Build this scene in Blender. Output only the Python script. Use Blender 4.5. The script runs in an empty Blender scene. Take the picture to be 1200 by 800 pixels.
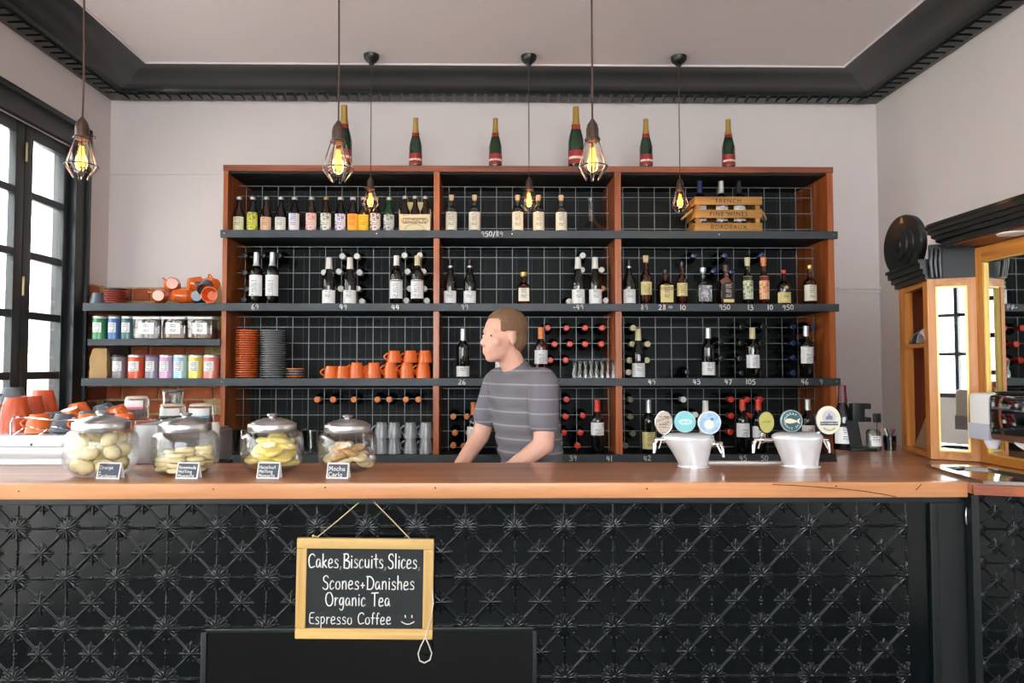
import bpy, bmesh, math, random
from mathutils import Vector, Matrix, Euler
random.seed(7)
PI = math.pi
S = bpy.context.scene
COL = S.collection
EYE = 1.40
# ------------------------------------------------------------------ camera
cd = bpy.data.cameras.new('camera'); cam = bpy.data.objects.new('camera', cd); COL.objects.link(cam)
cd.sensor_width = 36; cd.lens = 24.0; cd.shift_x = 0.0163; cd.clip_start = .05
cam.location = (0, 0, EYE)
cam.rotation_euler = Euler((PI/2 + math.atan(.0375), 0, -.013), 'XYZ')
S.camera = cam
RM = cam.rotation_euler.to_matrix()
# ------------------------------------------------------------------ world, sun, exposure
w = bpy.data.worlds.new('sky'); S.world = w; w.use_nodes = True
bg = w.node_tree.nodes['Background']
bg.inputs[0].default_value = (.91, .955, 1.0, 1); bg.inputs[1].default_value = 3.3
sl = bpy.data.lights.new('sun', 'SUN'); sl.energy = 6.0; sl.angle = .03; sl.color = (1, .95, .88)
so = bpy.data.objects.new('sun', sl); COL.objects.link(so)
so.rotation_euler = Vector((-.32, .08, -.95)).to_track_quat('-Z', 'Y').to_euler()
def portal(loc, rot, sx, sy):
    l = bpy.data.lights.new('portal', 'AREA'); l.shape = 'RECTANGLE'; l.size = sx; l.size_y = sy
    l.cycles.is_portal = True
    o = bpy.data.objects.new('portal', l); COL.objects.link(o); o.location = loc; o.rotation_euler = rot
portal((-2.6, .8, 1.4), (0, -PI/2, 0), 2.7, 6.2)
portal((0, -3.62, 2.0), (PI/2, 0, 0), 4.4, 1.9)
vs = S.view_settings; vs.view_transform = 'Standard'; vs.look = 'None'; vs.gamma = 1; vs.exposure = 2.1
# ------------------------------------------------------------------ helpers
def W(px, py, Y):
    """world point seen at a pixel of the 1200x800 frame on the plane y = Y"""
    d = RM @ Vector(((px - 580.4)/800, -(py - 400)/800, -1))
    return Vector((d.x*Y/d.y, Y, EYE + d.z*Y/d.y))
def WX(px, Y, z):
    y = 430 - (z - EYE)*800/Y
    return W(px, y, Y).x
def WZ(py, Y, px=600): return W(px, py, Y).z
def srgb(c):
    return tuple(((v/255+.055)/1.055)**2.4 if v > 10 else v/255/12.92 for v in c)
MC = {}
def mat(name, col=(128,128,128), rough=.5, metal=0, coat=0, emit=0, bump=0, bscale=60, var=0, vscale=4, trans=0, alpha=1, spec=.5):
    if name in MC: return MC[name]
    m = bpy.data.materials.new(name); m.use_nodes = True; MC[name] = m
    nt = m.node_tree; p = nt.nodes['Principled BSDF']
    c = srgb(col)+(1,)
    p.inputs['Base Color'].default_value = c; p.inputs['Roughness'].default_value = rough
    p.inputs['Metallic'].default_value = metal; p.inputs['Coat Weight'].default_value = coat
    p.inputs['Coat Roughness'].default_value = .08; p.inputs['Specular IOR Level'].default_value = spec
    p.inputs['Transmission Weight'].default_value = trans
    if emit:
        p.inputs['Emission Color'].default_value = c; p.inputs['Emission Strength'].default_value = emit
    if bump or var:
        tc = nt.nodes.new('ShaderNodeTexCoord'); n = nt.nodes.new('ShaderNodeTexNoise')
        nt.links.new(tc.outputs['Object'], n.inputs['Vector']); n.inputs['Scale'].default_value = bscale; n.inputs['Detail'].default_value = 4
        if bump:
            b = nt.nodes.new('ShaderNodeBump'); b.inputs['Strength'].default_value = bump; b.inputs['Distance'].default_value = .01
            nt.links.new(n.outputs['Fac'], b.inputs['Height']); nt.links.new(b.outputs['Normal'], p.inputs['Normal'])
        if var:
            n2 = nt.nodes.new('ShaderNodeTexNoise'); nt.links.new(tc.outputs['Object'], n2.inputs['Vector'])
            n2.inputs['Scale'].default_value = vscale; n2.inputs['Detail'].default_value = 5
            mx = nt.nodes.new('ShaderNodeMix'); mx.data_type = 'RGBA'
            mr = nt.nodes.new('ShaderNodeMapRange'); mr.inputs[1].default_value = .3; mr.inputs[2].default_value = .7
            nt.links.new(n2.outputs['Fac'], mr.inputs[0]); nt.links.new(mr.outputs[0], mx.inputs[0])
            mx.inputs[6].default_value = tuple(v*(1-var) for v in c[:3])+(1,); mx.inputs[7].default_value = tuple(min(1, v*(1+var)) for v in c[:3])+(1,)
            nt.links.new(mx.outputs[2], p.inputs['Base Color'])
    return m
def wood(name, c1, c2, axis=0, rough=.4, coat=.3, scale=6, dark=(60,30,18), plank=False):
    if name in MC: return MC[name]
    m = mat(name, c1, rough, coat=coat); nt = m.node_tree; p = nt.nodes['Principled BSDF']; L = nt.links
    tc = nt.nodes.new('ShaderNodeTexCoord'); mp = nt.nodes.new('ShaderNodeMapping')
    sc = [scale*7, scale*7, scale*7]; sc[axis] = scale*.35
    mp.inputs['Scale'].default_value = sc
    L.new(tc.outputs['Object'], mp.inputs[0])
    n = nt.nodes.new('ShaderNodeTexNoise'); n.inputs['Scale'].default_value = 1; n.inputs['Detail'].default_value = 6; n.inputs['Distortion'].default_value = .6
    L.new(mp.outputs[0], n.inputs['Vector'])
    r = nt.nodes.new('ShaderNodeValToRGB'); e = r.color_ramp.elements
    e[0].position = .3; e[0].color = srgb(c2)+(1,); e[1].position = .66; e[1].color = srgb(c1)+(1,)
    k = r.color_ramp.elements.new(.22); k.color = srgb(dark)+(1,)
    L.new(n.outputs['Fac'], r.inputs[0])
    n2 = nt.nodes.new('ShaderNodeTexNoise'); n2.inputs['Scale'].default_value = 1
    mp2 = nt.nodes.new('ShaderNodeMapping'); s2 = [3, 3, 3]; s2[axis] = .6; mp2.inputs['Scale'].default_value = s2
    L.new(tc.outputs['Object'], mp2.inputs[0]); L.new(mp2.outputs[0], n2.inputs['Vector'])
    hv = nt.nodes.new('ShaderNodeHueSaturation'); mr = nt.nodes.new('ShaderNodeMapRange')
    mr.inputs[1].default_value = .3; mr.inputs[2].default_value = .7; mr.inputs[3].default_value = .75; mr.inputs[4].default_value = 1.25
    L.new(n2.outputs['Fac'], mr.inputs[0]); L.new(mr.outputs[0], hv.inputs['Value']); L.new(r.outputs[0], hv.inputs['Color'])
    L.new(hv.outputs[0], p.inputs['Base Color'])
    b = nt.nodes.new('ShaderNodeBump'); b.inputs['Strength'].default_value = .08; b.inputs['Distance'].default_value = .004
    L.new(n.outputs['Fac'], b.inputs['Height']); L.new(b.outputs[0], p.inputs['Normal'])
    return m
def glass(name, tint=(250,252,252), refl=1.0, base=.04):
    """thin clear glass: tinted see-through with fresnel reflection"""
    if name in MC: return MC[name]
    m = bpy.data.materials.new(name); m.use_nodes = True; MC[name] = m; nt = m.node_tree
    for n in list(nt.nodes): nt.nodes.remove(n)
    o = nt.nodes.new('ShaderNodeOutputMaterial'); mx = nt.nodes.new('ShaderNodeMixShader')
    t = nt.nodes.new('ShaderNodeBsdfTransparent'); t.inputs[0].default_value = srgb(tint)+(1,)
    g = nt.nodes.new('ShaderNodeBsdfGlossy'); g.inputs['Roughness'].default_value = .03
    lw = nt.nodes.new('ShaderNodeLayerWeight'); lw.inputs['Blend'].default_value = .25
    mr = nt.nodes.new('ShaderNodeMapRange'); mr.inputs[3].default_value = base; mr.inputs[4].default_value = .85*refl
    nt.links.new(lw.outputs['Facing'], mr.inputs[0]); nt.links.new(mr.outputs[0], mx.inputs[0])
    nt.links.new(t.outputs[0], mx.inputs[1]); nt.links.new(g.outputs[0], mx.inputs[2]); nt.links.new(mx.outputs[0], o.inputs[0])
    return m
def paper(name, col, ink=(60,55,50), rows=230, thr=.5, half=.016, blob=0):
    """label paper with tiny unreadable printed lines"""
    if name in MC: return MC[name]
    m = mat(name, col, .6); nt = m.node_tree; L = nt.links; p = nt.nodes['Principled BSDF']
    tc = nt.nodes.new('ShaderNodeTexCoord'); sx = nt.nodes.new('ShaderNodeSeparateXYZ'); L.new(tc.outputs['Object'], sx.inputs[0])
    def M(op, a, b=None):
        q = nt.nodes.new('ShaderNodeMath'); q.operation = op
        for i, v in enumerate((a, b)):
            if v is None: continue
            if isinstance(v, (int, float)): q.inputs[i].default_value = v
            else: L.new(v, q.inputs[i])
        return q.outputs[0]
    mp = nt.nodes.new('ShaderNodeMapping'); mp.inputs['Scale'].default_value = (260, 1, 130); L.new(tc.outputs['Object'], mp.inputs[0])
    n = nt.nodes.new('ShaderNodeTexNoise'); n.inputs['Scale'].default_value = 1; L.new(mp.outputs[0], n.inputs['Vector'])
    mp3 = nt.nodes.new('ShaderNodeMapping'); mp3.inputs['Scale'].default_value = (5, 5, 45); L.new(tc.outputs['Object'], mp3.inputs[0])
    n3 = nt.nodes.new('ShaderNodeTexNoise'); n3.inputs['Scale'].default_value = 1; L.new(mp3.outputs[0], n3.inputs['Vector'])
    row = M('GREATER_THAN', M('SINE', M('MULTIPLY', sx.outputs['Z'], rows*3.1)), 0.1)
    a = M('MULTIPLY', row, M('GREATER_THAN', n.outputs['Fac'], thr-.04))
    a = M('MULTIPLY', a, M('GREATER_THAN', n3.outputs['Fac'], .5))
    a = M('MULTIPLY', a, M('LESS_THAN', M('ABSOLUTE', sx.outputs['X']), half))
    if blob:
        nb = nt.nodes.new('ShaderNodeTexNoise'); nb.inputs['Scale'].default_value = 60; L.new(tc.outputs['Object'], nb.inputs['Vector'])
        a = M('MAXIMUM', a, M('MULTIPLY', M('GREATER_THAN', nb.outputs['Fac'], .56), .8))
    mx = nt.nodes.new('ShaderNodeMix'); mx.data_type = 'RGBA'; L.new(a, mx.inputs[0])
    mx.inputs[6].default_value = srgb(col)+(1,); mx.inputs[7].default_value = srgb(ink)+(1,)
    L.new(mx.outputs[2], p.inputs['Base Color'])
    return m
# bmesh builders
def NB(): return bmesh.new()
def xf(bm, vs_, loc=(0,0,0), rot=None):
    if rot is not None: bmesh.ops.transform(bm, matrix=Euler(rot).to_matrix().to_4x4(), verts=vs_)
    bmesh.ops.translate(bm, vec=Vector(loc), verts=vs_)
def box(bm, x0, x1, y0, y1, z0, z1, bev=0):
    r = bmesh.ops.create_cube(bm, size=1)
    v = r['verts']; bmesh.ops.scale(bm, vec=(abs(x1-x0), abs(y1-y0), abs(z1-z0)), verts=v)
    bmesh.ops.translate(bm, vec=((x0+x1)/2, (y0+y1)/2, (z0+z1)/2), verts=v)
    if bev:
        es = list({e for q in v for e in q.link_edges})
        bmesh.ops.bevel(bm, geom=es, offset=bev, segments=2, affect='EDGES', profile=.6)
    return bm
def lathe(bm, prof, n=24, loc=(0,0,0), sq=None, ax='Z', sxy=(1,1)):
    """prof: list of (r,z). sq: z below which the section is a rounded square"""
    rings = []
    for r, z in prof:
        ring = []
        for i in range(n):
            a = 2*PI*(i+.5)/n; c, s = math.cos(a), math.sin(a); k = 1
            if sq is not None and z <= sq: k = (abs(c)**6+abs(s)**6)**(-1/6)
            p = Vector((r*c*k*sxy[0], r*s*k*sxy[1], z))
            if ax == '-Y': p = Vector((p.x, -p.z, p.y))
            elif ax == '-X': p = Vector((-p.z, p.y, p.x))
            ring.append(bm.verts.new(p+Vector(loc)))
        rings.append(ring)
    for a, b in zip(rings, rings[1:]):
        for i in range(n):
            j = (i+1) % n
            bm.faces.new((a[i], a[j], b[j], b[i]))
    if prof[0][0] > 1e-5: bm.faces.new(rings[0][::-1])
    if prof[-1][0] > 1e-5: bm.faces.new(rings[-1])
    bmesh.ops.recalc_face_normals(bm, faces=bm.faces)
    return bm
def open_lathe(bm, prof, n=24, loc=(0,0,0)):
    rings = []
    for r, z in prof:
        rings.append([bm.verts.new((r*math.cos(2*PI*i/n)+loc[0], r*math.sin(2*PI*i/n)+loc[1], z+loc[2])) for i in range(n)])
    for a, b in zip(rings, rings[1:]):
        for i in range(n):
            j = (i+1) % n; bm.faces.new((a[i], a[j], b[j], b[i]))
    return bm
def tube(bm, pts, r=.003, n=8, closed=False, rr=None):
    pts = [Vector(p) for p in pts]; N = len(pts); rings = []
    up = Vector((0, 0, 1)); prev = None
    for i, p in enumerate(pts):
        if closed: t = pts[(i+1) % N]-pts[i-1]
        else: t = pts[min(i+1, N-1)]-pts[max(i-1, 0)]
        t.normalize()
        if prev is None:
            u = t.cross(up) if abs(t.z) < .95 else t.cross(Vector((1, 0, 0)))
        else: u = prev - t*prev.dot(t)
        u.normalize(); prev = u; v = t.cross(u)
        ra = rr[i] if rr else r
        rings.append([bm.verts.new(p+ra*(u*math.cos(2*PI*k/n)+v*math.sin(2*PI*k/n))) for k in range(n)])
    pr = list(zip(rings, rings[1:]))+([(rings[-1], rings[0])] if closed else [])
    for a, b in pr:
        for k in range(n):
            j = (k+1) % n; bm.faces.new((a[k], a[j], b[j], b[k]))
    if not closed:
        bm.faces.new(rings[0][::-1]); bm.faces.new(rings[-1])
    return bm
def prism(bm, poly, z0, z1):
    a = [bm.verts.new((x, y, z0)) for x, y in poly]; b = [bm.verts.new((x, y, z1)) for x, y in poly]
    bm.faces.new(a[::-1]); bm.faces.new(b)
    for i in range(len(a)):
        j = (i+1) % len(a); bm.faces.new((a[i], a[j], b[j], b[i]))
    bmesh.ops.recalc_face_normals(bm, faces=bm.faces)
    return bm
def ball(bm, c, r, sc=(1,1,1), n=16, rot=None):
    q = bmesh.ops.create_uvsphere(bm, u_segments=n, v_segments=max(6, n//2+2), radius=r)['verts']
    bmesh.ops.scale(bm, vec=sc, verts=q); xf(bm, q, c, rot)
    return bm
def mesh(bm, name, m, smooth=True, ang=40):
    me = bpy.data.meshes.new(name); bm.to_mesh(me); bm.free()
    ms = m if isinstance(m, (list, tuple)) else [m]
    for k in ms: me.materials.append(k)
    if smooth:
        for p in me.polygons: p.use_smooth = True
        try: me.set_sharp_from_angle(angle=math.radians(ang))
        except Exception: pass
    return me
def link(name, me, parent=None, loc=(0,0,0), rot=(0,0,0)):
    o = bpy.data.objects.new(name, me); COL.objects.link(o); o.location = loc; o.rotation_euler = rot
    if parent: o.parent = parent
    return o
def obj(name, bm, m, parent=None, smooth=True, loc=(0,0,0), rot=(0,0,0), ang=40):
    return link(name, mesh(bm, name, m, smooth, ang), parent, loc, rot)
def tag(o, label, cat, group=None):
    o['label'] = label; o['category'] = cat
    if group: o['group'] = group
    return o
def thing(name, label, cat, loc=(0,0,0), rz=0, group=None, rot=None):
    o = bpy.data.objects.new(name, None); COL.objects.link(o); o.location = loc
    o.rotation_euler = rot if rot else (0, 0, rz); o.empty_display_size = .05
    return tag(o, label, cat, group)
def struct(o): o['kind'] = 'structure'; return o
KIDS = {}
def kids(o): return [c for c in bpy.data.objects if c.parent == o]
def dup(root, loc, rz=None, label=None, group=None, rot=None, scale=None):
    ch = KIDS.get(root.name)
    if ch is None:
        ch = [(c, kids(c)) for c in kids(root)]; KIDS[root.name] = ch
    r = root.copy(); COL.objects.link(r); r.location = loc
    if rz is not None: r.rotation_euler = (0, 0, rz)
    if rot is not None: r.rotation_euler = rot
    if scale: r.scale = scale
    if label: r['label'] = label
    if group: r['group'] = group
    for c, gs in ch:
        d = c.copy(); COL.objects.link(d); d.parent = r
        for g in gs:
            e = g.copy(); COL.objects.link(e); e.parent = d
    return r
# text with blender's font
def text_mesh(s, size, m, ext=.0003, align='CENTER', spacing=1.0):
    cu = bpy.data.curves.new('lettering', 'FONT'); cu.body = s; cu.size = size; cu.extrude = ext
    cu.align_x = align; cu.align_y = 'CENTER'; cu.space_character = spacing; cu.resolution_u = 3
    o = bpy.data.objects.new('lettering_tmp', cu); COL.objects.link(o)
    bpy.context.view_layer.update(); dg = bpy.context.evaluated_depsgraph_get()
    me = bpy.data.meshes.new_from_object(o.evaluated_get(dg)); me.name = 'lettering'
    bpy.data.objects.remove(o); me.materials.clear(); me.materials.append(m)
    return me
# handwritten stroke font, cap height 1, x height .6
def ch(pts, it=2):
    for _ in range(it):
        q = [pts[0]]
        for a, b in zip(pts, pts[1:]):
            q += [(a[0]*.75+b[0]*.25, a[1]*.75+b[1]*.25), (a[0]*.25+b[0]*.75, a[1]*.25+b[1]*.75)]
        pts = q+[pts[-1]]
    return pts
o_ = [(.45,.55),(.2,.62),(.02,.4),(.05,.05),(.3,-.05),(.5,.12),(.48,.45),(.3,.6),(.2,.58)]
a_ = [(.45,.5),(.2,.65),(0,.35),(.1,-.02),(.35,.05),(.46,.5),(.46,.1),(.56,0)]
GL = {
'C':(.75,[[(.7,.85),(.5,1.05),(.1,.9),(0,.4),(.2,-.05),(.7,.1)]]),
'a':(.6,[a_]),
'k':(.55,[[(.05,1),(.05,0)],[(.42,.55),(.08,.3)],[(.12,.3),(.48,0)]]),
'e':(.58,[[(.03,.3),(.45,.33),(.45,.6),(.15,.66),(0,.3),(.1,-.05),(.5,.06)]]),
's':(.5,[[(.42,.5),(.3,.66),(.05,.55),(.12,.35),(.42,.25),(.38,-.02),(.02,.02)]]),
',':(.3,[[(.12,.06),(.12,-.02),(.05,-.15)]]), '.':(.3,[[(.1,.04),(.15,.0)]]),
'B':(.7,[[(.08,1),(.08,0)],[(.0,1),(.5,1.05),(.6,.7),(.1,.53)],[(.1,.53),(.72,.5),(.65,-.08),(.05,0)]]),
'i':(.25,[[(.1,.6),(.1,0)],[(.1,.85),(.12,.8)]]),
'c':(.5,[[(.42,.52),(.25,.68),(0,.4),(.05,0),(.25,-.04),(.45,.1)]]),
'u':(.58,[[(.05,.6),(.05,.1),(.25,-.05),(.45,.15),(.46,.6)],[(.46,.6),(.48,0)]]),
't':(.45,[[(.2,1),(.2,.1),(.35,0)],[(0,.65),(.4,.65)]]),
'S':(.65,[[(.6,.88),(.4,1.08),(.05,.92),(.1,.6),(.55,.45),(.55,.0),(.2,-.06),(.0,.1)]]),
'l':(.25,[[(.1,1.05),(.1,0)]]),
'n':(.58,[[(.06,.6),(.06,0)],[(.06,.35),(.2,.62),(.42,.62),(.46,.3),(.46,0)]]),
'm':(.85,[[(.06,.6),(.06,0)],[(.06,.35),(.18,.62),(.36,.6),(.38,0)],[(.38,.35),(.5,.62),(.7,.6),(.72,0)]]),
'+':(.55,[[(.25,.5),(.25,.1)],[(.05,.3),(.45,.3)]]),
'D':(.85,[[(.12,1),(.12,0)],[(0,1),(.5,1.02),(.85,.6),(.65,.0),(.1,0)]]),
'h':(.58,[[(.06,1.05),(.06,0)],[(.06,.35),(.2,.62),(.42,.6),(.46,.3),(.46,0)]]),
'O':(.9,[[(.45,1.02),(.1,.95),(-.02,.4),(.25,-.06),(.7,.0),(.85,.55),(.6,1.0),(.4,1.02)]]),
'r':(.42,[[(.06,.6),(.06,0)],[(.06,.3),(.2,.6),(.38,.56)]]),
'g':(.58,[[(.45,.5),(.2,.65),(0,.35),(.1,.02),(.35,.08),(.46,.55)],[(.46,.6),(.48,-.2),(.25,-.42),(.02,-.25)]]),
'T':(.7,[[(.35,1),(.35,0)],[(0,1),(.75,1.03)]]),
'E':(.6,[[(.55,1),(.08,.98),(.05,.5),(.06,.02),(.55,.0)],[(.06,.52),(.45,.54)]]),
'p':(.55,[[(.06,.6),(.06,-.4)],[(.06,.5),(.3,.68),(.5,.35),(.3,-.02),(.06,.08)]]),
'o':(.58,[o_]),
'f':(.42,[[(.4,.95),(.25,1.08),(.15,.8),(.15,0)],[(0,.55),(.34,.55)]]),
'P':(.62,[[(.08,1),(.08,0)],[(.0,1),(.5,1.05),(.6,.65),(.1,.5)]]),
'M':(.85,[[(.05,0),(.1,1)],[(.1,1),(.38,.3)],[(.38,.3),(.68,1)],[(.68,1),(.74,0)]]),
'H':(.7,[[(.05,1),(.05,0)],[(.58,1),(.58,0)],[(.05,.5),(.58,.5)]]),
'd':(.58,[[(.45,.5),(.2,.65),(0,.35),(.1,-.02),(.4,.08)],[(.47,1.05),(.47,0)]]),
'w':(.7,[[(.02,.6),(.15,0)],[(.15,0),(.3,.45)],[(.3,.45),(.45,0)],[(.45,0),(.6,.6)]]),
'z':(.5,[[(.02,.6),(.42,.6),(.0,.0),(.45,.0)]]),
' ':(.42,[]), '-':(.4,[[(.05,.4),(.3,.4)]]), '/':(.4,[[(0,-.1),(.32,1.05)]]),
'0':(.62,[[(.3,1),(.05,.8),(.02,.2),(.3,-.05),(.52,.2),(.52,.8),(.25,1)]]),
'1':(.32,[[(.15,1),(.15,0)]]),
'2':(.62,[[(.03,.8),(.25,1.1),(.52,.8),(.3,.35),(.0,0)],[(0,.02),(.55,.02)]]),
'3':(.6,[[(.03,.9),(.3,1.1),(.5,.8),(.15,.55)],[(.15,.55),(.6,.5),(.45,-.05),(.0,.05)]]),
'4':(.66,[[(.2,1),(.02,.35),(.58,.38)],[(.45,.9),(.42,0)]]),
'5':(.6,[[(.5,1),(.1,1),(.06,.55),(.5,.6),(.52,.0),(.0,.02)]]),
'6':(.6,[[(.4,1.05),(.08,.7),(.02,.1),(.35,-.08),(.55,.25),(.35,.5),(.06,.3)]]),
'7':(.6,[[(.02,.98),(.52,.98)],[(.52,.98),(.2,0)]]),
'8':(.6,[[(.45,.85),(.2,1.08),(.08,.75),(.45,.4),(.45,0),(.15,-.05),(.05,.3),(.42,.65),(.45,.9)]]),
'9':(.6,[[(.48,.75),(.3,1.05),(.02,.8),(.15,.5),(.48,.65)],[(.5,.85),(.47,.4),(.38,0)]]),
}
def chalk(lines, m, name='chalk_lettering', parent=None, thick=.08, jitter=.02):
    """lines: (text, x_left, z_base, cap_height, x_stretch) in the local XZ plane facing -Y"""
    bm = NB()
    def seg(pts, t):
        for a, b in zip(pts, pts[1:]):
            d = Vector((b[0]-a[0], 0, b[1]-a[1]))
            if d.length < 1e-6: continue
            n = Vector((-d.z, 0, d.x)).normalized()*t/2
            A = Vector((a[0], 0, a[1])); B = Vector((b[0], 0, b[1]))
            vv = [bm.verts.new(p) for p in (A-n, B-n, B+n, A+n)]; bm.faces.new(vv)
        for a in pts:
            bm.faces.new([bm.verts.new((a[0]+t/2*math.cos(k*PI/3), -.00005, a[1]+t/2*math.sin(k*PI/3))) for k in range(6)])
    for s, x, z, h, sx in lines:
        for c in s:
            wd, sts = GL.get(c, (.5, []))
            j = random.uniform(-jitter, jitter)*h
            for st in sts:
                pts = ch(list(st), 2) if len(st) > 2 else st
                seg([(x+p[0]*h*sx, z+j+p[1]*h) for p in pts], thick*h)
            x += (wd+.12)*h*sx
    return obj(name, bm, m, parent, smooth=False)
def textw(s, h, sx): return sum((GL.get(c, (.5, []))[0]+.12)*h*sx for c in s)
# ------------------------------------------------------------------ materials
WALL = mat('wall_paint', (220,211,208), .6, var=.03, vscale=1.5)
CEIL = mat('ceiling_paint', (224,216,216), .7)
BLACK = mat('black_gloss_paint', (11,22,23), .35, coat=.1)
BLACKM = mat('black_satin_paint', (10,18,20), .5)
SLATE = mat('slate_paint', (58,66,70), .45)
SHELFP = mat('shelf_edge_paint', (56,64,68), .5, var=.15, vscale=9)
CARC = mat('black_interior', (10,13,14), .7)
TIN = mat('pressed_tin_enamel', (5,13,16), .11, bump=.04, bscale=260, spec=.36)
REDWOOD = wood('red_timber', (176,96,52), (128,60,30), axis=2, rough=.45, coat=.1)
REDWOODX = wood('red_timber_board', (156,84,52), (112,56,36), axis=0, rough=.45, coat=.1)
SIDEWOOD = wood('warm_timber_side', (190,104,44), (138,62,24), axis=2, rough=.4, coat=.2, scale=4)
COUNTER = wood('counter_timber', (178,124,90), (138,86,60), axis=0, rough=.34, coat=.25, scale=4)
EDGEW = wood('counter_edge_timber', (212,150,100), (190,126,78), axis=0, rough=.4, coat=.2, scale=4, dark=(120,66,36))
OAK = wood('honey_oak', (206,136,58), (160,92,30), axis=2, rough=.45, coat=.1, scale=5)
OAKX = wood('honey_oak_rail', (206,136,58), (160,92,30), axis=1, rough=.45, coat=.1, scale=5)
PANEL = wood('red_brown_panel', (140,68,36), (112,48,24), axis=2, rough=.5, coat=.1)
CRATE = wood('pine_crate', (186,138,70), (152,104,46), axis=0, rough=.6, coat=0)
FRAMEW = wood('slate_frame_pine', (214,178,112), (190,150,84), axis=0, rough=.5, coat=.1, dark=(160,120,70))
WIRE = mat('galvanised_wire', (126,134,134), .45, metal=.4)
WIRE2 = mat('dull_wire', (48,54,54), .5, metal=.3)
STEEL = mat('brushed_steel', (205,206,208), .28, metal=1)
CHROME = mat('chrome', (225,226,228), .06, metal=1)
MIRROR = mat('mirror_silver', (214,218,216), .01, metal=1)
DKG = mat('dark_green_bottle_glass', (10,14,12), .06, coat=.6)
BRG = mat('brown_bottle_glass', (34,18,10), .06, coat=.6)
GRG = mat('green_bottle_glass', (20,66,36), .06, coat=.6)
CHG = mat('champagne_green_glass', (20,54,33), .08, coat=.6)
CLG = glass('clear_glass', (236,240,238), 1.0, .08)
JARG = glass('jar_glass', (253,254,254), .8, .03)
PANEG = glass('window_glass', (250,252,252), .5, .03)
AMB = glass('amber_spirit_glass', (190,110,40), .9, .08)
ROSE = glass('rose_wine_glass', (226,150,120), .9, .08)
OLV = glass('olive_spirit_glass', (150,150,90), .9, .08)
CHALKM = mat('chalk_white', (232,232,228), .9)
BLACKCAP = mat('black_capsule', (18,18,20), .3)
ORANGE = mat('orange_glaze', (226,104,32), .2, coat=.6)
ORANGED = mat('deep_orange_glaze', (196,78,34), .2, coat=.6)
GREYG = mat('grey_glaze', (134,136,139), .3, coat=.4)
SLATEG = mat('slate_blue_glaze', (78,88,98), .3, coat=.4)
WHITE = mat('white_enamel', (228,228,226), .3, coat=.3)
SLATEB = mat('chalkboard_face', (26,32,34), .75)
CORD = mat('brown_flex', (70,48,40), .7)
BRONZE = mat('aged_bronze', (84,66,58), .4, metal=.6)
# ------------------------------------------------------------------ the room
XL, XR, YB, YF, ZC = -2.403, 2.528, 4.34, -3.5, EYE+1.758
def sbox(name, m, *a, parent=None, **k):
    o = obj(name, box(NB(), *a, **k), m, parent, smooth=False)
    return o if parent else struct(o)
sbox('floor', wood('floor_timber', (88,68,54), (66,48,38), axis=1, rough=.6, coat=0), XL-.3, XR+.3, YF-.3, YB+.3, -.1, 0)
sbox('ceiling', CEIL, XL-.3, XR+.3, YF-.3, YB+.3, ZC, ZC+.2)
wb = sbox('wall_back', WALL, XL-.3, XR+.3, YB, YB+.25, 0, ZC)
sbox('wall_right', WALL, XR, XR+.25, YF, YB, 0, ZC)
# left wall with bifold door opening Y from -0.9 to 3.947, height to rel 1.27
OY0, OY1, OZ = -2.4, 3.96, EYE+1.27
wl = struct(obj('wall_left', box(box(box(NB(), XL-.2, XL, OY1, YB, 0, ZC), XL-.2, XL, OY0, OY1, OZ, ZC), XL-.2, XL, YF, OY0, 0, ZC), WALL, smooth=False))
# front wall with shopfront opening
bm = NB(); box(bm, XL, -2.1, YF-.2, YF, 0, ZC); box(bm, 2.2, XR, YF-.2, YF, 0, ZC); box(bm, -2.1, 2.2, YF-.2, YF, 2.95, ZC); box(bm, -2.1, 2.2, YF-.2, YF, 0, 1.05)
struct(obj('wall_front', bm, WALL, smooth=False))
f = struct(obj('window_2', box(NB(), -2.1, 2.2, YF-.12, YF-.02, 1.05, 1.10), BLACKM, smooth=False))
bm = NB()
for x in (-2.07, -1.6, -1.15, -.7, -.25, .2, .65, 1.1, 1.6, 2.17): box(bm, x-.02, x+.02, YF-.12, YF-.05, 1.05, 2.95)
for z in (1.55, 2.0, 2.45, 2.92): box(bm, -2.1, 2.2, YF-.11, YF-.06, z-.02, z+.02)
obj('window_frame', bm, BLACKM, f, smooth=False)
# dark pavement and street side wall outside
sbox('pavement', mat('pavement_concrete', (196,190,184), .8, var=.1), -9, 7, -12, 9, -.25, -.12)
# cornice along the back, left and right walls
PROF = [(0,1.706),(0.03,1.700),(0.14,1.706),(0.15,1.722),(0.17,1.728),(0.22,1.730),(0.27,1.736),(0.31,1.746),(0.335,1.753),(0.345,1.7555),(0.42,1.7555),(.424,1.752),(.43,1.752),(.43,1.77),(0,1.77)]
def cornice(name, fn):
    bm = NB(); A = [bm.verts.new(fn(d, z, 0)) for d, z in PROF]; B = [bm.verts.new(fn(d, z, 1)) for d, z in PROF]
    for i in range(len(PROF)-1): bm.faces.new((A[i], A[i+1], B[i+1], B[i]))
    bmesh.ops.recalc_face_normals(bm, faces=bm.faces)
    return struct(obj(name, bm, BLACK, ang=25))
cb = cornice('trim_1', lambda d, z, e: (XL+d if e == 0 else XR-d, YB-d, EYE+z))
cl_ = cornice('trim_2', lambda d, z, e: (XL+d, YB-d if e == 0 else YF, EYE+z))
cr_ = cornice('trim_3', lambda d, z, e: (XR-d, YB-d if e == 0 else YF, EYE+z))
dm = mesh(box(NB(), -.022, .022, -.04, .04, -.009, .004), 'dentil', BLACK, False)
x = XL+.12
while x < XR-.1: link('dentil', dm, cb, (x, YB-.085, EYE+1.701)); x += .066
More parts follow.
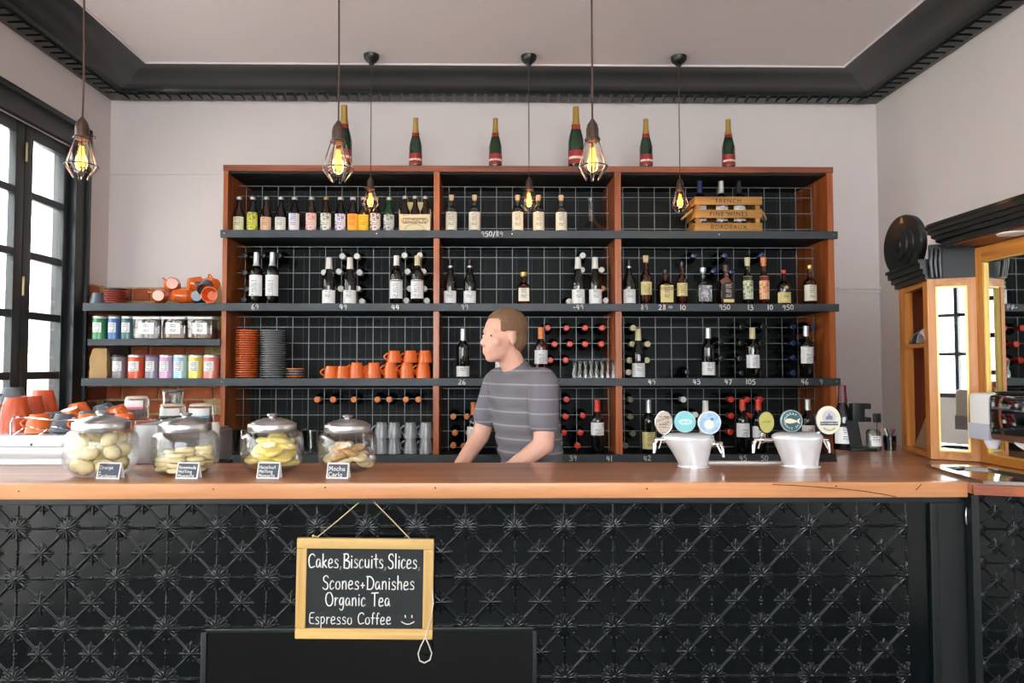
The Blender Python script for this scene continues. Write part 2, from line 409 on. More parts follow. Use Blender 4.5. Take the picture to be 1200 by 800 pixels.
for (par, X_) in ((cl_, XL+.085), (cr_, XR-.085)):
    y = YB-.13
    while y > 1.6: link('dentil', dm, par, (X_, y, EYE+1.701), (0, 0, PI/2)); y -= .066
# white bead round the ceiling panel
bm = NB(); q = .433
box(bm, XL+q, XR-q, YB-q-.008, YB-q, ZC-.008, ZC); box(bm, XL+q, XL+q+.008, YF, YB-q, ZC-.008, ZC); box(bm, XR-q-.008, XR-q, YF, YB-q, ZC-.008, ZC)
struct(obj('trim_4', bm, CEIL, smooth=False))
# plaster ledges on the back wall
bm = NB(); box(bm, WX(981,YB,1.9), XR, YB-.012, YB, EYE+.475, EYE+.487); box(bm, WX(981,YB,1.9), XR, YB-.018, YB, EYE+.50, EYE+.512)
struct(obj('trim_5', bm, WALL, smooth=False))
sbox('trim_6', WALL, XL, WX(262,YB,2.6), YB-.01, YB, EYE+1.225, EYE+1.233)
# brickwork showing below the plaster in the left corner
BR = [mat('brick_red', (168,84,54), .85, bump=.4, var=.2, vscale=20), mat('brick_orange', (186,100,62), .85, bump=.4, var=.2, vscale=20),
      mat('brick_brown', (126,66,48), .85, bump=.4, var=.2, vscale=20), mat('brick_burnt', (58,46,44), .85, bump=.4, var=.2, vscale=20)]
MORT = mat('ochre_mortar', (196,168,118), .95, bump=.8, bscale=120, var=.25, vscale=30)
sbox('mortar', MORT, XL, WX(262,YB,1.4), YB-.012, YB+.01, .75, EYE+.505, parent=wb)
bms = {}
for L_ in (.215, .102):
    for i, bmt in enumerate(BR):
        b_ = box(NB(), -L_/2, L_/2, -.012, .012, -.036, .036, bev=.004)
        for v in b_.verts: v.co += Vector((random.uniform(-.003,.003), random.uniform(-.003,.002), random.uniform(-.003,.003)))
        bms[(L_, i)] = mesh(b_, 'brick', bmt, True, 30)
row = 0; z = .80
while z < EYE+.47:
    x = XL+.005+(0 if row % 2 else -.06); k = row % 2
    while x < WX(258,YB,1.4):
        L_ = .215 if (k % 2 == 0) else .102; k += 1
        if x+L_ > XL and x+L_ < WX(266,YB,1.4)+.05:
            xx = max(x, XL+.002)
            link('brick', bms[(L_, random.choice((0,0,1,1,2,3)))], wb, (x+L_/2+.004, YB-.014-random.uniform(0,.006), z), (random.uniform(-.02,.02), 0, random.uniform(-.02,.02)))
        x += L_+.014
    z += .088; row += 1
sbox('mortar', MORT, XL-.01, XL+.012, OY1+.11, YB, .75, EYE+.505, parent=wl)
z = .80; row = 0
while z < EYE+.47:
    L_ = (.102, .215)[row % 2]
    link('brick', bms[(L_, random.choice((0,1,2)))], wl, (XL+.014, 4.13+L_/2-.02, z), (0, 0, PI/2))
    z += .088; row += 1
# bifold glazed doors on the left
FR = mat('door_frame_paint', (24,32,34), .4, coat=.1)
WY = lambda px: 2.403*800/(570-px)
dn = struct(obj('door_1', box(box(NB(), XL-.1, XL+.035, OY1-.02, 4.064, 0, EYE+1.397, bev=.004), XL-.1, XL+.03, OY0-.1, OY1, EYE+1.275, EYE+1.397, bev=.004), FR))
obj('casing_bead', box(box(NB(), XL, XL+.05, 4.035, 4.064, 0, EYE+1.41, bev=.003), XL, XL+.05, OY0-.1, 4.064, EYE+1.38, EYE+1.41, bev=.003), FR, dn)
leafw = .395; zt = EYE+1.268
stile_m = mesh(box(NB(), -.02, .02, -.032, .032, 0, 2.668, bev=.004), 'stile', FR)
rail_m = mesh(box(NB(), -.016, .016, -.17, .17, -.02, .02, bev=.003), 'rail', FR)
railb_m = mesh(box(NB(), -.018, .018, -.17, .17, -.033, .033, bev=.003), 'rail', FR)
pane_m = mesh(box(NB(), -.002, .002, -.145, .145, -.146, .146), 'pane', PANEG, False)
hinge_m = mesh(lathe(lathe(NB(), [(.006,0),(.006,.09)], 10), [(.008,.09),(.004,.1)], 10), 'hinge', mat('old_brass', (196,176,128), .35, metal=.8))
for k in range(16):
    y1 = 3.945-k*(leafw+.004); y0 = y1-leafw; yc = (y0+y1)/2
    if y0 < OY0: break
    d = struct(link('door_%d' % (k+2), stile_m, None, (XL-.02, y1-.032, 0)))
    def L2(nm, me, y, z): return link(nm, me, d, (0, y-(y1-.032), z))
    L2('stile', stile_m, y0+.032, 0); L2('rail', railb_m, yc, zt-.033); L2('rail', railb_m, yc, .05)
    for z in (.907, .589, .272, -.045, -.362, -.68, -1.0): L2('rail', rail_m, yc, EYE+z)
    for z in (1.066, .748, .43, .113, -.204, -.52, -.84): L2('pane', pane_m, yc, EYE+z)
    if k % 2 == 0:
        for z in (1.07, .37, -.7): link('hinge', hinge_m, d, (.028, -leafw+.03, EYE+z))
# white painted brick wall of the building across the lane
NW = mat('white_painted_brick', (236,235,232), .8, bump=.2)
nwall = sbox('wall_outside', mat('grey_joint', (196,194,192), .9), -5.2, -4.92, -7, 11.5, -.12, 4.6)
nb_ = mesh(box(NB(), -.012, .012, -.190, .190, -.069, .069, bev=.004), 'brick', NW)
for i in range(24):
    for j in range(10):
        link('brick', nb_, nwall, (-4.912, 6.0+j*.388+(i % 2)*.194, .30+i*.148))
bm = NB()
for i in range(26):
    for j in range(30): 
        y = 5.612-j*.388+(i % 2)*.194
        box(bm, -4.924, -4.9, y-.19, y+.19, .004+i*.148-.069, .004+i*.148+.069)
o = obj('painted_brickwork', bm, NW, nwall, smooth=False); o['kind'] = 'stuff'
# ------------------------------------------------------------------ back bar shelving
YS = 3.90
ZS = [EYE+.781, EYE+.362, EYE-.063, EYE-.495]      # tops of the four shelves
ZT = EYE+1.160
def sx(px, Y=YS, z=EYE): return WX(px, Y, z)
unit = thing('back_bar_shelving', 'wide red timber bottle shelving with black shelf edges and wire racks', 'shelving', (0, YS, 0))
def U(name, bm, m, smooth=False): 
    for v in bm.verts: v.co.y -= YS
    return obj(name, bm, m, unit, smooth)
ux = [(258.6, 264), (507.6, 514.4), (721.5, 729), (973, 980)]
UX = [(sx(a), sx(b)) for a, b in ux]
YM, YR, YK = 4.072, 4.19, 4.325
for a, b in UX:
    U('upright', box(NB(), a, b, YS, YK, 0, ZT-.034, bev=.001), SIDEWOOD)
U('top_board', box(NB(), UX[0][0]-.002, UX[3][1]+.002, YS-.004, YK, ZT-.034, ZT, bev=.0015), REDWOODX)
for j_ in range(3): U('top_shade_sheet', box(NB(), UX[j_][1], UX[j_+1][0], YS+.012, YK-.006, ZT-.046, ZT-.034), CARC)  # black sheets put the shade under the top board into colour
U('back_panel', box(NB(), UX[0][0], UX[3][1], YK-.006, YK+.008, .6, ZT-.034), CARC)
for i, zs in enumerate(ZS):
    x0 = UX[0][0]-.006 if i in (0, 3) else sx(98)
    fr = U('shelf_edge', box(NB(), x0, UX[3][1]+.012, YS-.022, YS-.001, zs-.043, zs, bev=.001), SHELFP)
    for j in range(3):
        U('shelf_board', box(NB(), UX[j][1], UX[j+1][0], YS, YK-.006, zs-.04, zs-.001), BLACKM)
    if i in (1, 2): U('shelf_board', box(NB(), sx(98), UX[0][0], YS, YB-.035, zs-.04, zs-.001), BLACKM)
ZM = WZ(397.5, YS)
U('shelf_edge', box(NB(), sx(104), UX[0][0], YS-.018, YS-.001, ZM-.036, ZM, bev=.001), SHELFP)
U('shelf_board', box(NB(), sx(104), UX[0][0], YS, YB-.035, ZM-.03, ZM-.001), BLACKM)
U('plinth', box(NB(), UX[0][1], UX[3][0], YS+.02, YK, 0, ZS[3]-.043), BLACKM)
sc_ = mesh(lathe(NB(), [(.0,.0),(.004,.0),(.003,.0015),(0,.002)], 10, ax='-Y'), 'screw', STEEL)
for px in (262, 441, 600, 843, 978): link('screw', sc_, unit, (sx(px), -.0225, ZS[0]-.02))
for px in (262, 760, 978): link('screw', sc_, unit, (sx(px), -.0225, ZS[2]-.02))
g = .0953
levels = [(ZS[0], ZT-.034-.03), (ZS[1], ZS[0]-.05), (ZS[2], ZS[1]-.05), (ZS[3], ZS[2]-.05)]
for j in range(3):
    a, b = UX[j][1], UX[j+1][0]
    for Yq, off, rr, wm in ((YM, 0, .0016, WIRE), (YR, .03, .0012, WIRE2)):
        bm = NB()
        for (z0, z1) in levels:
            top = z1-.012
            x = a+.045+off
            while x < b-.005:
                box(bm, x-rr, x+rr, Yq-rr, Yq+rr, z0, top); x += g
            z = z1-.075+off*.4
            while z > z0+.02:
                box(bm, a+.002, b-.002, Yq-rr*2.6, Yq-rr*.8, z-rr, z+rr); z -= g
            box(bm, a+.002, b-.002, Yq-rr*2.6, Yq-rr*.8, top-rr*2, top)
        o = U('wire_rack', bm, wm); o['kind'] = 'stuff'
# chalk prices on the shelf edges
prices = [[('950/89',577)], [('69',300),('49',403),('44',464),('99',545),('-49',678),('89',755),('28',776),('10',800),('950',849),('13',879),('10',902),('950',923)],
          [('26',542),('59',586),('9/146',646),('49',763),('43',815),('47',852),('105',878),('46',941),('9',960)],
          [('28',543),('39',671),('41',713),('42',757),('45',868),('50',893)]]
for i, row_ in enumerate(prices):
    for s, px in row_:
        h = .027; wd = textw(s, h, 1.15)
        o = chalk([(s, -wd/2, 0, h, 1.15)], CHALKM, 'chalk_price', unit, .17, .06)
        o.location = (sx(px), -.0232, ZS[i]-.034)
o = chalk([('00', -.02, 0, .014, 1.2)], CHALKM, 'chalk_price', unit, .2); o.location = (sx(787), -.0232, ZS[1]-.026)
# ------------------------------------------------------------------ bottles
def p_bord(h, r): return [(0,0),(r*.92,0),(r,.005),(r,h*.60),(r*.97,h*.64),(r*.8,h*.69),(r*.5,h*.735),(r*.39,h*.77),(r*.37,h*.9),(r*.37,h*.97)]
def p_burg(h, r): return [(0,0),(r*.92,0),(r,.005),(r,h*.46),(r*.95,h*.52),(r*.78,h*.61),(r*.55,h*.69),(r*.42,h*.77),(r*.37,h*.86),(r*.36,h*.97)]
def p_beer(h, r): return [(0,0),(r*.92,0),(r,.004),(r,h*.54),(r*.93,h*.6),(r*.66,h*.69),(r*.48,h*.78),(r*.42,h*.95),(r*.42,h*.97)]
def p_champ(h, r): return [(0,0),(r*.9,0),(r,.006),(r,h*.40),(r*.97,h*.46),(r*.8,h*.56),(r*.58,h*.66),(r*.4,h*.76),(r*.34,h*.86),(r*.34,h*.97)]
def p_flask(h, r): return [(0,0),(r*.93,0),(r,.004),(r,h*.55),(r*.95,h*.6),(r*.6,h*.66),(r*.36,h*.70),(r*.32,h*.75),(r*.32,h*.85)]
def p_spir(h, r): return [(0,0),(r*.93,0),(r,.004),(r,h*.52),(r*.96,h*.58),(r*.7,h*.64),(r*.42,h*.69),(r*.36,h*.75),(r*.34,h*.9)]
PF = {'bord':p_bord,'burg':p_burg,'beer':p_beer,'champ':p_champ,'flask':p_flask,'spir':p_spir}
def rad(prof, z):
    for (r0, z0), (r1, z1) in zip(prof, prof[1:]):
        if z0 <= z <= z1 and z1 > z0: return r0+(r1-r0)*(z-z0)/(z1-z0)
    return prof[-1][0]
def patch(bm, rfn, z0, z1, arc=2.3, n=14, off=.0007, sq=False, zs=None):
    zs = zs or [z0+(z1-z0)*k/4 for k in range(5)]
    rows = []
    for z in zs:
        r = []
        for i in range(n+1):
            a = -PI/2-arc/2+arc*i/n; c, s = math.cos(a), math.sin(a)
            k = (abs(c)**6+abs(s)**6)**(-1/6) if sq else 1
            R = rfn(z)*k+off; r.append(bm.verts.new((R*c, R*s, z)))
        rows.append(r)
    for p, q in zip(rows, rows[1:]):
        for i in range(n): bm.faces.new((p[i], p[i+1], q[i+1], q[i]))
    return bm
def bottle(kind, h, r, gm, lab=None, cap=None, name='wine_bottle', label='', cat='bottle', group=None, loc=(0,0,0), sq=False, rz=0, extra=None, capm_prof=None, stopper=None, liquid=None):
    prof = PF[kind](h, r); t = thing(name, label, cat, loc, rz, group)
    sqz = h*.53 if sq else None
    obj('glass_body', lathe(NB(), prof, 24, sq=sqz), gm, t)
    if liquid:
        lp = [(max(0, a*.93-.0005), b) for a, b in prof if b <= h*.58]; lp[0] = (0,.004); lp[1] = (r*.85,.004)
        obj('spirit', lathe(NB(), lp+[(0, lp[-1][1])], 20, sq=sqz), liquid, t)
    if cap:
        cm, z0, z1, k = cap      # fractions of h, radius factor
        R = lambda z: rad(prof, min(z, h*.97))*k+.0008
        zs = [h*z0+(h*z1-h*z0)*i/4 for i in range(5)]
        cp = [(R(z), z) for z in zs]; cp = cp+[(cp[-1][0]*.9, h*z1+.0012), (0, h*z1+.0012)]
        obj('capsule', lathe(NB(), [(0, zs[0])]+cp, 16), cm, t)
    if stopper:
        sm, s0, s1, sr = stopper
        obj('stopper', lathe(NB(), [(0,h*s0),(r*sr*.8,h*s0),(r*sr,h*(s0*.5+s1*.5)),(r*sr,h*s1-.001),(r*sr*.85,h*s1),(0,h*s1)], 14), sm, t)
    for L_ in (lab or []):
        lm, z0, z1, arc = L_
        obj('paper_label', patch(NB(), lambda z: rad(prof, z), h*z0, h*z1, arc, sq=sq), lm, t)
    return t
ORD = ('first','second','third','fourth','fifth','sixth','seventh','eighth','ninth','tenth','eleventh','twelfth','thirteenth','fourteenth','fifteenth','sixteenth','seventeenth','eighteenth','nineteenth','twentieth','topmost')
def ordlabels(pts, what):
    ys = []
    for p in sorted(pts, key=lambda q: q[1]):
        if not ys or p[1]-ys[-1][-1][1] > 7: ys.append([p])
        else: ys[-1].append(p)
    out = {}
    for i, r in enumerate(ys):
        for j, p in enumerate(sorted(r)):
            rn = '' if len(ys) == 1 else (', top row' if i == 0 else ', bottom row' if i == len(ys)-1 else ', %s row' % ORD[i])
            cn = '' if len(r) == 1 else ', %s from left' % ORD[j]
            out[p] = what+rn+cn
    return out
def face_cam(x, y): return -math.atan2(x, y)*.0
YL = 3.965
def at(px, i, Y=YL, dz=0): return (WX(px, Y, ZS[i]+.1), Y, ZS[i]+dz)
CAPW = mat('white_capsule', (226,222,212), .35); CAPS = mat('silver_capsule', (206,208,208), .3, metal=.7)
CAPC = mat('cream_capsule', (206,196,150), .35); CAPR = mat('red_capsule', (212,52,34), .3); CAPO = mat('orange_capsule', (222,128,62), .35)
CAPG = mat('gold_foil', (206,172,92), .3, metal=.7); CAPB = mat('navy_capsule', (30,40,84), .25, coat=.4); CORK = mat('cork', (214,186,140), .8)
PW = paper('white_label', (232,232,230), (90,90,96)); PC = paper('cream_label', (232,226,204), (96,84,66))
PY = paper('straw_label', (222,206,140), (60,46,30))
# beers on the top shelf
beers = [(280,BRG,paper('cream_beer_label',(226,222,180),(110,110,70),blob=0),.03,.43,'cream'), (296,DKG,paper('lime_beer_label',(220,216,90),(120,120,40),blob=1),.05,.56,'lime yellow oval'),
 (312,BRG,paper('peach_beer_label',(226,186,150),(170,90,60)),.03,.42,'peach'), (329,DKG,paper('ivory_beer_label',(228,224,214),(110,110,110)),.03,.42,'ivory'),
 (345,DKG,paper('blue_spot_label',(232,224,220),(60,110,180),thr=.45),.03,.53,'white with a blue spot'), (365,BRG,paper('pink_beer_label',(236,214,208),(222,120,110),blob=1),.03,.54,'pink and white'),
 (382,BRG,paper('sage_beer_label',(228,230,216),(80,100,60),blob=1),.05,.54,'sage green printed white'), (399,DKG,paper('lilac_beer_label',(228,224,232),(110,90,150),blob=1),.03,.52,'lilac printed white'),
 (413.5,DKG,paper('amber_beer_label',(234,176,60),(200,50,40),thr=.45),.02,.52,'amber with a red mark'), (426,BRG,paper('yellow_beer_label',(240,196,48),(90,110,50)),.03,.5,'bright yellow'),
 (440,DKG,paper('mono_beer_label',(220,214,210),(40,36,36),blob=1),.03,.54,'black and white picture'), (456,GRG,paper('silver_beer_label',(196,204,204),(60,80,84),blob=1),.05,.5,'silver grey')]
for px, gm, pm, z0, z1, d in beers:
    bottle('beer', .207, .0315, gm, [(pm, z0, z1, 2.6)], (CAPS if px != 382 else CAPG, .93, 1.0, 1.15), 'beer_bottle',
           ('green' if gm is GRG else 'dark')+' beer bottle with '+d+' label on the top shelf, left bay', 'bottle', 'beer bottles on the top shelf', at(px, 0))
# six pack
sp = thing('beer_carrier', 'cream printed card carrier at the right end of the beer bottles', 'carton', (WX(487,YL,ZS[0]+.1), YL+.01, ZS[0]))
CARD = paper('printed_card', (228,214,172), (150,120,84), rows=90, thr=.46, half=.07)
bm = NB(); box(bm, -.091, .091, -.062, -.060, 0, .100); box(bm, -.091, .091, .060, .062, 0, .100); box(bm, -.091, -.089, -.062, .062, 0, .13); box(bm, .089, .091, -.062, .062, 0, .13); box(bm, -.09, .09, -.06, .06, 0, .002)
obj('carton_sides', bm, CARD, sp, smooth=False)
bm = NB(); box(bm, -.05, .05, -.002, .002, .002, .185); obj('handle_panel', bm, mat('card_cream', (222,204,150), .7), sp, smooth=False)
tm = text_mesh('SEASONAL ALE', .024, mat('carton_ink', (126,84,66), .8)); link('lettering', tm, sp, (0, -.0626, .062), (PI/2, 0, 0))
bm = NB(); tube(bm, [(.055*math.cos(a), -.0625, .012+.03*math.sin(a)) for a in [PI*k/12 for k in range(13)]], .001, 4)
obj('printed_arc', bm, MC['carton_ink'], sp)
for k in (-1, 0, 1):
    for q in (-.03, .03):
        bottle('beer', .207, .0285, BRG, None, (CAPS if q < 0 else CAPG, .93, 1.0, 1.15), 'beer_bottle', 'brown beer bottle in the card carrier, %s %s' % ('front' if q < 0 else 'back', ('left','middle','right')[k+1]), 'bottle', 'beers in the carrier',
               (sp.location.x+k*.059, sp.location.y+q, ZS[0]+.003))
# corked clear bottles
for px, d in ((529,'first from the left'), (556,'second from the left, above price 950/89'), (606.5,'third, left of the small pendant'), (631,'fourth, partly behind the small pendant bulb'), (657.5,'rightmost, left of the decanter')):
    bottle('flask', .232, .0345, CLG, [(PC if px % 2 else PC, .06, .52, 2.4)], None, 'corked_bottle', 'corked clear bottle with cream label, '+d, 'bottle', 'corked bottles in the middle bay', at(px, 0), stopper=(CORK,.83,.97,.42), liquid=OLV)
o = thing('wine_decanter', 'wide based clear glass decanter on the top shelf below the pendant lamp', 'decanter', at(692, 0, 3.965))
bm = NB(); lathe(bm, [(0,.002),(.096,.002),(.1,.01),(.088,.02),(.045,.055),(.024,.09),(.015,.13),(.0135,.19),(.018,.21),(.0165,.21),(.012,.19),(.0135,.13),(.0225,.09),(.0435,.055),(.086,.019)], 40)
obj('glass_body', bm, JARG, o)
# standing wines: (px, level, kind, h, glass, [(paper,z0,z1,arc)], cap, description)
PWs = [(PW,.2,.69-.12,2.7)]
wines = [
 (300,1,'bord',.302,DKG,[(PW,.16,.56,2.7)],(CAPS,.74,1,1.12),'tall white label above price 69, left one of two'),
 (319,1,'bord',.302,DKG,[(PW,.16,.56,2.7)],(CAPS,.74,1,1.12),'tall white label above price 69, right one of two'),
 (385.5,1,'burg',.272,DKG,[(PW,.02,.3,2.8)],(CAPW,.76,1,1.2),'white capsule and low white label above price 49, left one of two'),
 (410,1,'burg',.272,DKG,[(PW,.02,.3,2.8)],(CAPW,.76,1,1.2),'white capsule and low white label above price 49, right one of two'),
 (464.5,1,'bord',.285,DKG,[(PW,.12,.5,2.6)],(CAPW,.8,1,1.15),'white capsule and black banded label above price 44, left one of two'),
 (489,1,'bord',.285,DKG,[(PW,.12,.5,2.6)],(CAPC,.8,1,1.15),'cream capsule and black banded label above price 44, right one of two'),
 (527.5,1,'burg',.262,DKG,[(PW,.03,.3,2.4)],(BLACKCAP,.8,1,1.1),'thin silver neck ring, left edge of the middle bay above price 99'),
 (550.5,1,'burg',.262,DKG,[(PW,.03,.3,2.4)],(BLACKCAP,.8,1,1.1),'thin silver neck ring, second in the middle bay above price 99'),
 (677.5,1,'burg',.278,DKG,[(PW,.02,.32,2.8)],(CAPW,.76,1,1.2),'white capsule over the middle chalk price 49, left one of two'),
 (697.5,1,'burg',.278,DKG,[(PW,.02,.32,2.8)],(CAPW,.76,1,1.2),'white capsule over the middle chalk price 49, right one of two'),
 (737,1,'burg',.262,DKG,[(PW,.03,.34,2.4)],(BLACKCAP,.8,1,1.1),'thin silver neck ring, at the left end of the spirits row'),
 (542.5,2,'bord',.285,DKG,[(PW,.03,.24,2.9)],(CAPS,.76,1,1.1),'silver neck and low label above price 26'),
 (588,2,'bord',.285,CLG,[(PW,.04,.33,2.9)],(CAPS,.8,1,1.1),'pale glass and white label behind the barman, price 59'),
 (634,2,'bord',.292,ROSE,[(PW,.28,.55,2.9)],(CAPO,.78,1,1.15),'pink wine and orange capsule right of the barman'),
 (748,2,'burg',.285,DKG,[(PW,.02,.3,2.8)],(CAPC,.76,1,1.15),'cream capsule and white label above price 49, right bay'),
 (830,2,'bord',.288,DKG,[(PW,.06,.32,2.9)],(CAPS,.8,1,1.1),'black and silver neck above price 43'),
 (882,2,'bord',.292,OLV,[(PW,.2,.46,2.9)],(CAPC,.78,1,1.12),'pale green glass and white label above price 105'),
 (945,2,'bord',.302,DKG,[(PW,.28,.6,2.6)],(CAPS,.8,1,1.1),'tall picture label above price 46'),
 (555,3,'bord',.29,DKG,[(PW,.22,.53,2.7)],(CAPO,.76,1,1.15),'orange capsule and white label above price 28'),
 (651,3,'bord',.29,ROSE,[(PW,.16,.38,2.9)],(CAPR,.77,1,1.15),'red capsule and pink wine beside the barman on the lowest shelf'),
 (700,3,'bord',.305,DKG,[(PW,.34,.58,2.9)],(CAPR,.78,1,1.15),'red capsule and white label near price 41'),
 (760,3,'bord',.305,DKG,[(PY,.08,.4,2.9)],(CAPS,.76,1,1.1),'silver capsule and straw label near price 42'),
 (827,3,'bord',.30,DKG,[(PW,.2,.5,2.9)],(CAPW,.76,1,1.15),'white capsule behind the blue and white tap badge'),
 (870.5,3,'bord',.307,DKG,[(PW,.3,.56,2.9)],(CAPR,.8,1,1.2),'bright red capsule between the taps, left one of two'),
 (889,3,'bord',.307,DKG,[(PW,.22,.5,2.9)],(CAPR,.8,1,1.2),'bright red capsule behind the olive badge, right one of two'),
 (947,3,'bord',.307,DKG,[(paper('red_print_label',(234,230,226),(200,50,50),thr=.42),.28,.52,2.9)],(CAPS,.8,1,1.1),'silver capsule and red printed label behind the right tap'),
]
for px, lv, kd, h, gm, lb, cp, d in wines:
    t = bottle(kd, h, .0375, gm, lb, cp, 'wine_bottle', 'standing wine bottle, '+d, 'bottle', 'standing wines on shelf %s' % ('top','two','three','four')[lv], at(px, lv, YL if lv < 3 else 3.96), liquid=None)
    if 'silver neck ring' in d: obj('neck_ring', lathe(NB(), [(.0148,.212),(.0168,.214),(.0168,.226),(.0148,.228)], 16), CAPS, t)
    if 'banded' in d: obj('label_band', patch(NB(), lambda z: .0375, .135, .139, 2.6, off=.001), BLACKCAP, t)
# spirits
bottle('spir',.19,.038,AMB,[(PC,.1,.5,1.4)],None,'spirit_bottle','square amber liqueur bottle with wide gold cap alone in the middle bay','bottle',None,at(613.5,1),sq=True,stopper=(CAPG,.88,1.0,.55),liquid=mat('amber_liquid',(110,44,16),.2))
spirits = [
 (757,'spir',.29,.033,AMB,[(PY,.2,.46,2.6)],(CORK,.86,1.0,.5),0,'tall whiskey with cork cap and wide straw label above price 89'),
 (779.5,'spir',.205,.043,AMB,[(PY,.06,.55,1.5)],(BLACKCAP,.86,1.0,.45),1,'squat square whiskey with large straw label above price 28'),
 (799,'spir',.255,.031,AMB,[(PY,.2,.5,2.6)],(BLACKCAP,.86,1.0,.5),0,'black capped whiskey with straw label above the left price 10'),
 (824,'spir',.22,.044,CLG,[(paper('grey_etched_label',(120,120,124),(210,210,212),blob=1),.08,.5,1.5)],(CAPS,.86,1.0,.4),1,'square clear bottle with grey picture label'),
 (850.5,'spir',.235,.046,AMB,[(paper('black_spirit_label',(34,28,26),(210,200,190)),.08,.5,1.5)],(BRONZE,.82,1.0,.4),1,'square dark bottle with brown hanging tag above price 950'),
 (876,'spir',.28,.030,OLV,[(paper('green_floral_label',(222,222,196),(90,120,60),blob=1),.12,.6,2.6)],(CAPC,.82,1.0,.55),0,'tall slim bottle with green floral label above price 13'),
 (895,'spir',.28,.030,AMB,[(paper('orange_floral_label',(226,196,150),(208,90,40),blob=1),.12,.6,2.6)],(CAPO,.82,1.0,.55),0,'tall slim bottle with orange floral label above the right price 10'),
 (918.5,'spir',.205,.0375,DKG,[(PY,.05,.36,2.9)],(CAPR,.9,1.0,.35),0,'squat dark bottle with red tip and cream wrap label'),
 (949,'spir',.235,.036,AMB,[(PC,.1,.5,2.8)],(CAPG,.9,1.0,.4),0,'pale amber bottle with white label at the right end')]
BLIQ = mat('whiskey_liquid', (70,30,12), .2)
for px, kd, h, r, gm, lb, st, sq, d in spirits:
    t = bottle(kd, h, r, gm, lb, None, 'spirit_bottle', d, 'bottle', 'spirits on the second shelf', at(px, 1), sq=bool(sq), stopper=st, liquid=BLIQ if gm is AMB else None)
    if px == 779.5: link('lettering', text_mesh('KNOB', .026, mat('label_ink', (40,34,28), .8), spacing=1.1), t, (-.004, -.0462, .092), (PI/2, 0, 0))
    if px == 850.5:
        obj('hanging_tag', box(NB(), -.026, .026, -.001, .001, -.02, .02), mat('leather_tag', (122,78,60), .7), t, loc=(-.018, -.044, .135), rot=(0, -.6, 0), smooth=False)
        obj('lower_label', box(NB(), -.03, .03, -.0478, -.0472, .012, .03), PY, t, smooth=False)
    if px == 918.5: obj('seal', lathe(NB(), [(0,0),(.012,0),(.011,.002),(0,.0025)], 16, ax='-Y'), CAPG, t, loc=(0,-.035,.1))
# champagne on top of the shelving
RL = mat('scarlet_label', (160,40,40), .5)
def champ(px, k, d):
    t = bottle('champ', .305*k, .0405*k*.94, CHG, [(RL,.08,.29,2.8)], (CAPG,.70,1,1.12), 'champagne_bottle', d, 'bottle', 'champagne bottles on top of the shelving', (WX(px,3.98,ZT+.1), 3.98, ZT))
    obj('label_stripe', patch(NB(), lambda z: .0381*k, .046*k, .058*k, 2.4, off=.0014), PC, t)
    obj('shoulder_label', patch(NB(), lambda z: rad(p_champ(.305*k,.0381*k), z), .19*k, .212*k, 1.8, off=.0014), RL, t)
champ(403,1.24,'large champagne bottle mostly behind the second pendant lamp'); champ(487,1,'champagne bottle, first small one right of the large left bottle')
champ(580.5,1,'champagne bottle, small one left of the middle magnum'); champ(675,1.24,'large champagne bottle left of the third big pendant lamp')
champ(757,1,'champagne bottle, small one right of the middle magnum'); champ(853.5,1,'champagne bottle at the right end above the wooden crate')
# lying wine bottles in the wire racks
def lying_proto(cm, capname, gm=DKG, foil=None):
    t = thing('lying_wine_bottle', 'x', 'bottle', (0, 0, -5))
    h, r = .29, .037; prof = p_bord(h, r)
    obj('glass_body', lathe(NB(), [(a, b-h) for a, b in prof], 18, ax='-Y'), gm, t)
    R = .0155
    obj('capsule', lathe(NB(), [(R,-h*.2),(R,-.012),(R*1.12,-.010),(R*1.12,0),(R*.9,.0012),(R*.5,.0012),(R*.45,-.001),(0,-.001)], 16, ax='-Y'), cm, t)
    return t
protos = {}
def lying(capkey, pts, label, group, jit=.0):
    cm = {'w':CAPW,'c':CAPC,'r':CAPR,'o':CAPO,'b':CAPB,'k':BLACKCAP,'d':mat('dull_tan_capsule',(112,104,84),.5)}[capkey]
    if capkey not in protos: protos[capkey] = [lying_proto(cm, capkey), False]
    pr, used = protos[capkey]
    OL = ordlabels(pts, label)
    for px, py in pts:
        label = OL[(px, py)]
        p = W(px, py, 4.012)
        if not protos[capkey][1]:
            pr.location = p; pr['label'] = label; pr['group'] = group; protos[capkey][1] = True; bpy.context.view_layer.update()
        else: dup(pr, p, None, label, group)
lying('w', [(401,300),(418,300),(379.5,319),(397,318),(421,319),(399,338),(419,338),(424,353)], 'lying wine bottle with white cap beside the second wine pair', 'rack bottles behind price 49')
lying('w', [(474,299),(492,299),(477.5,318),(496,318),(480,338),(497,338),(476,352),(500,352)], 'lying wine bottle with white cap beside the third wine pair', 'rack bottles behind price 44')
lying('w', [(683,299),(682,316),(705,316),(667,353),(710,352)], 'lying wine bottle with white cap behind the middle bay pair', 'rack bottles right of the middle bay')
lying('k', [(307,299),(326,299),(286,299),(286,319),(288,338),(285,351)], 'lying wine bottle with black cap near the leftmost wine pair', 'black capped rack bottles on the left')
lying('o', [(706,338),], 'single lying wine bottle with orange cap right of the middle bay pair', 'orange capped bottle alone')
lying('r', [(642,384),(664,384),(686,384),(706,384),(650,403),(668,403),(686,403),(705,403),(645,422),(663,422)], 'lying wine bottle with red cap above the shot glasses', 'red capped rack bottles on the third shelf')
lying('c', [(742,384),(741,403),(759,403),(738,422),(758,422),(737,436)], 'lying wine bottle with cream cap left in right bay', 'cream capped rack bottles')
lying('b', [(814,299),(850,299),(893,299),(837,317),(858,318)], 'lying wine bottle with navy cap behind the spirits', 'navy capped bottles behind the spirits')
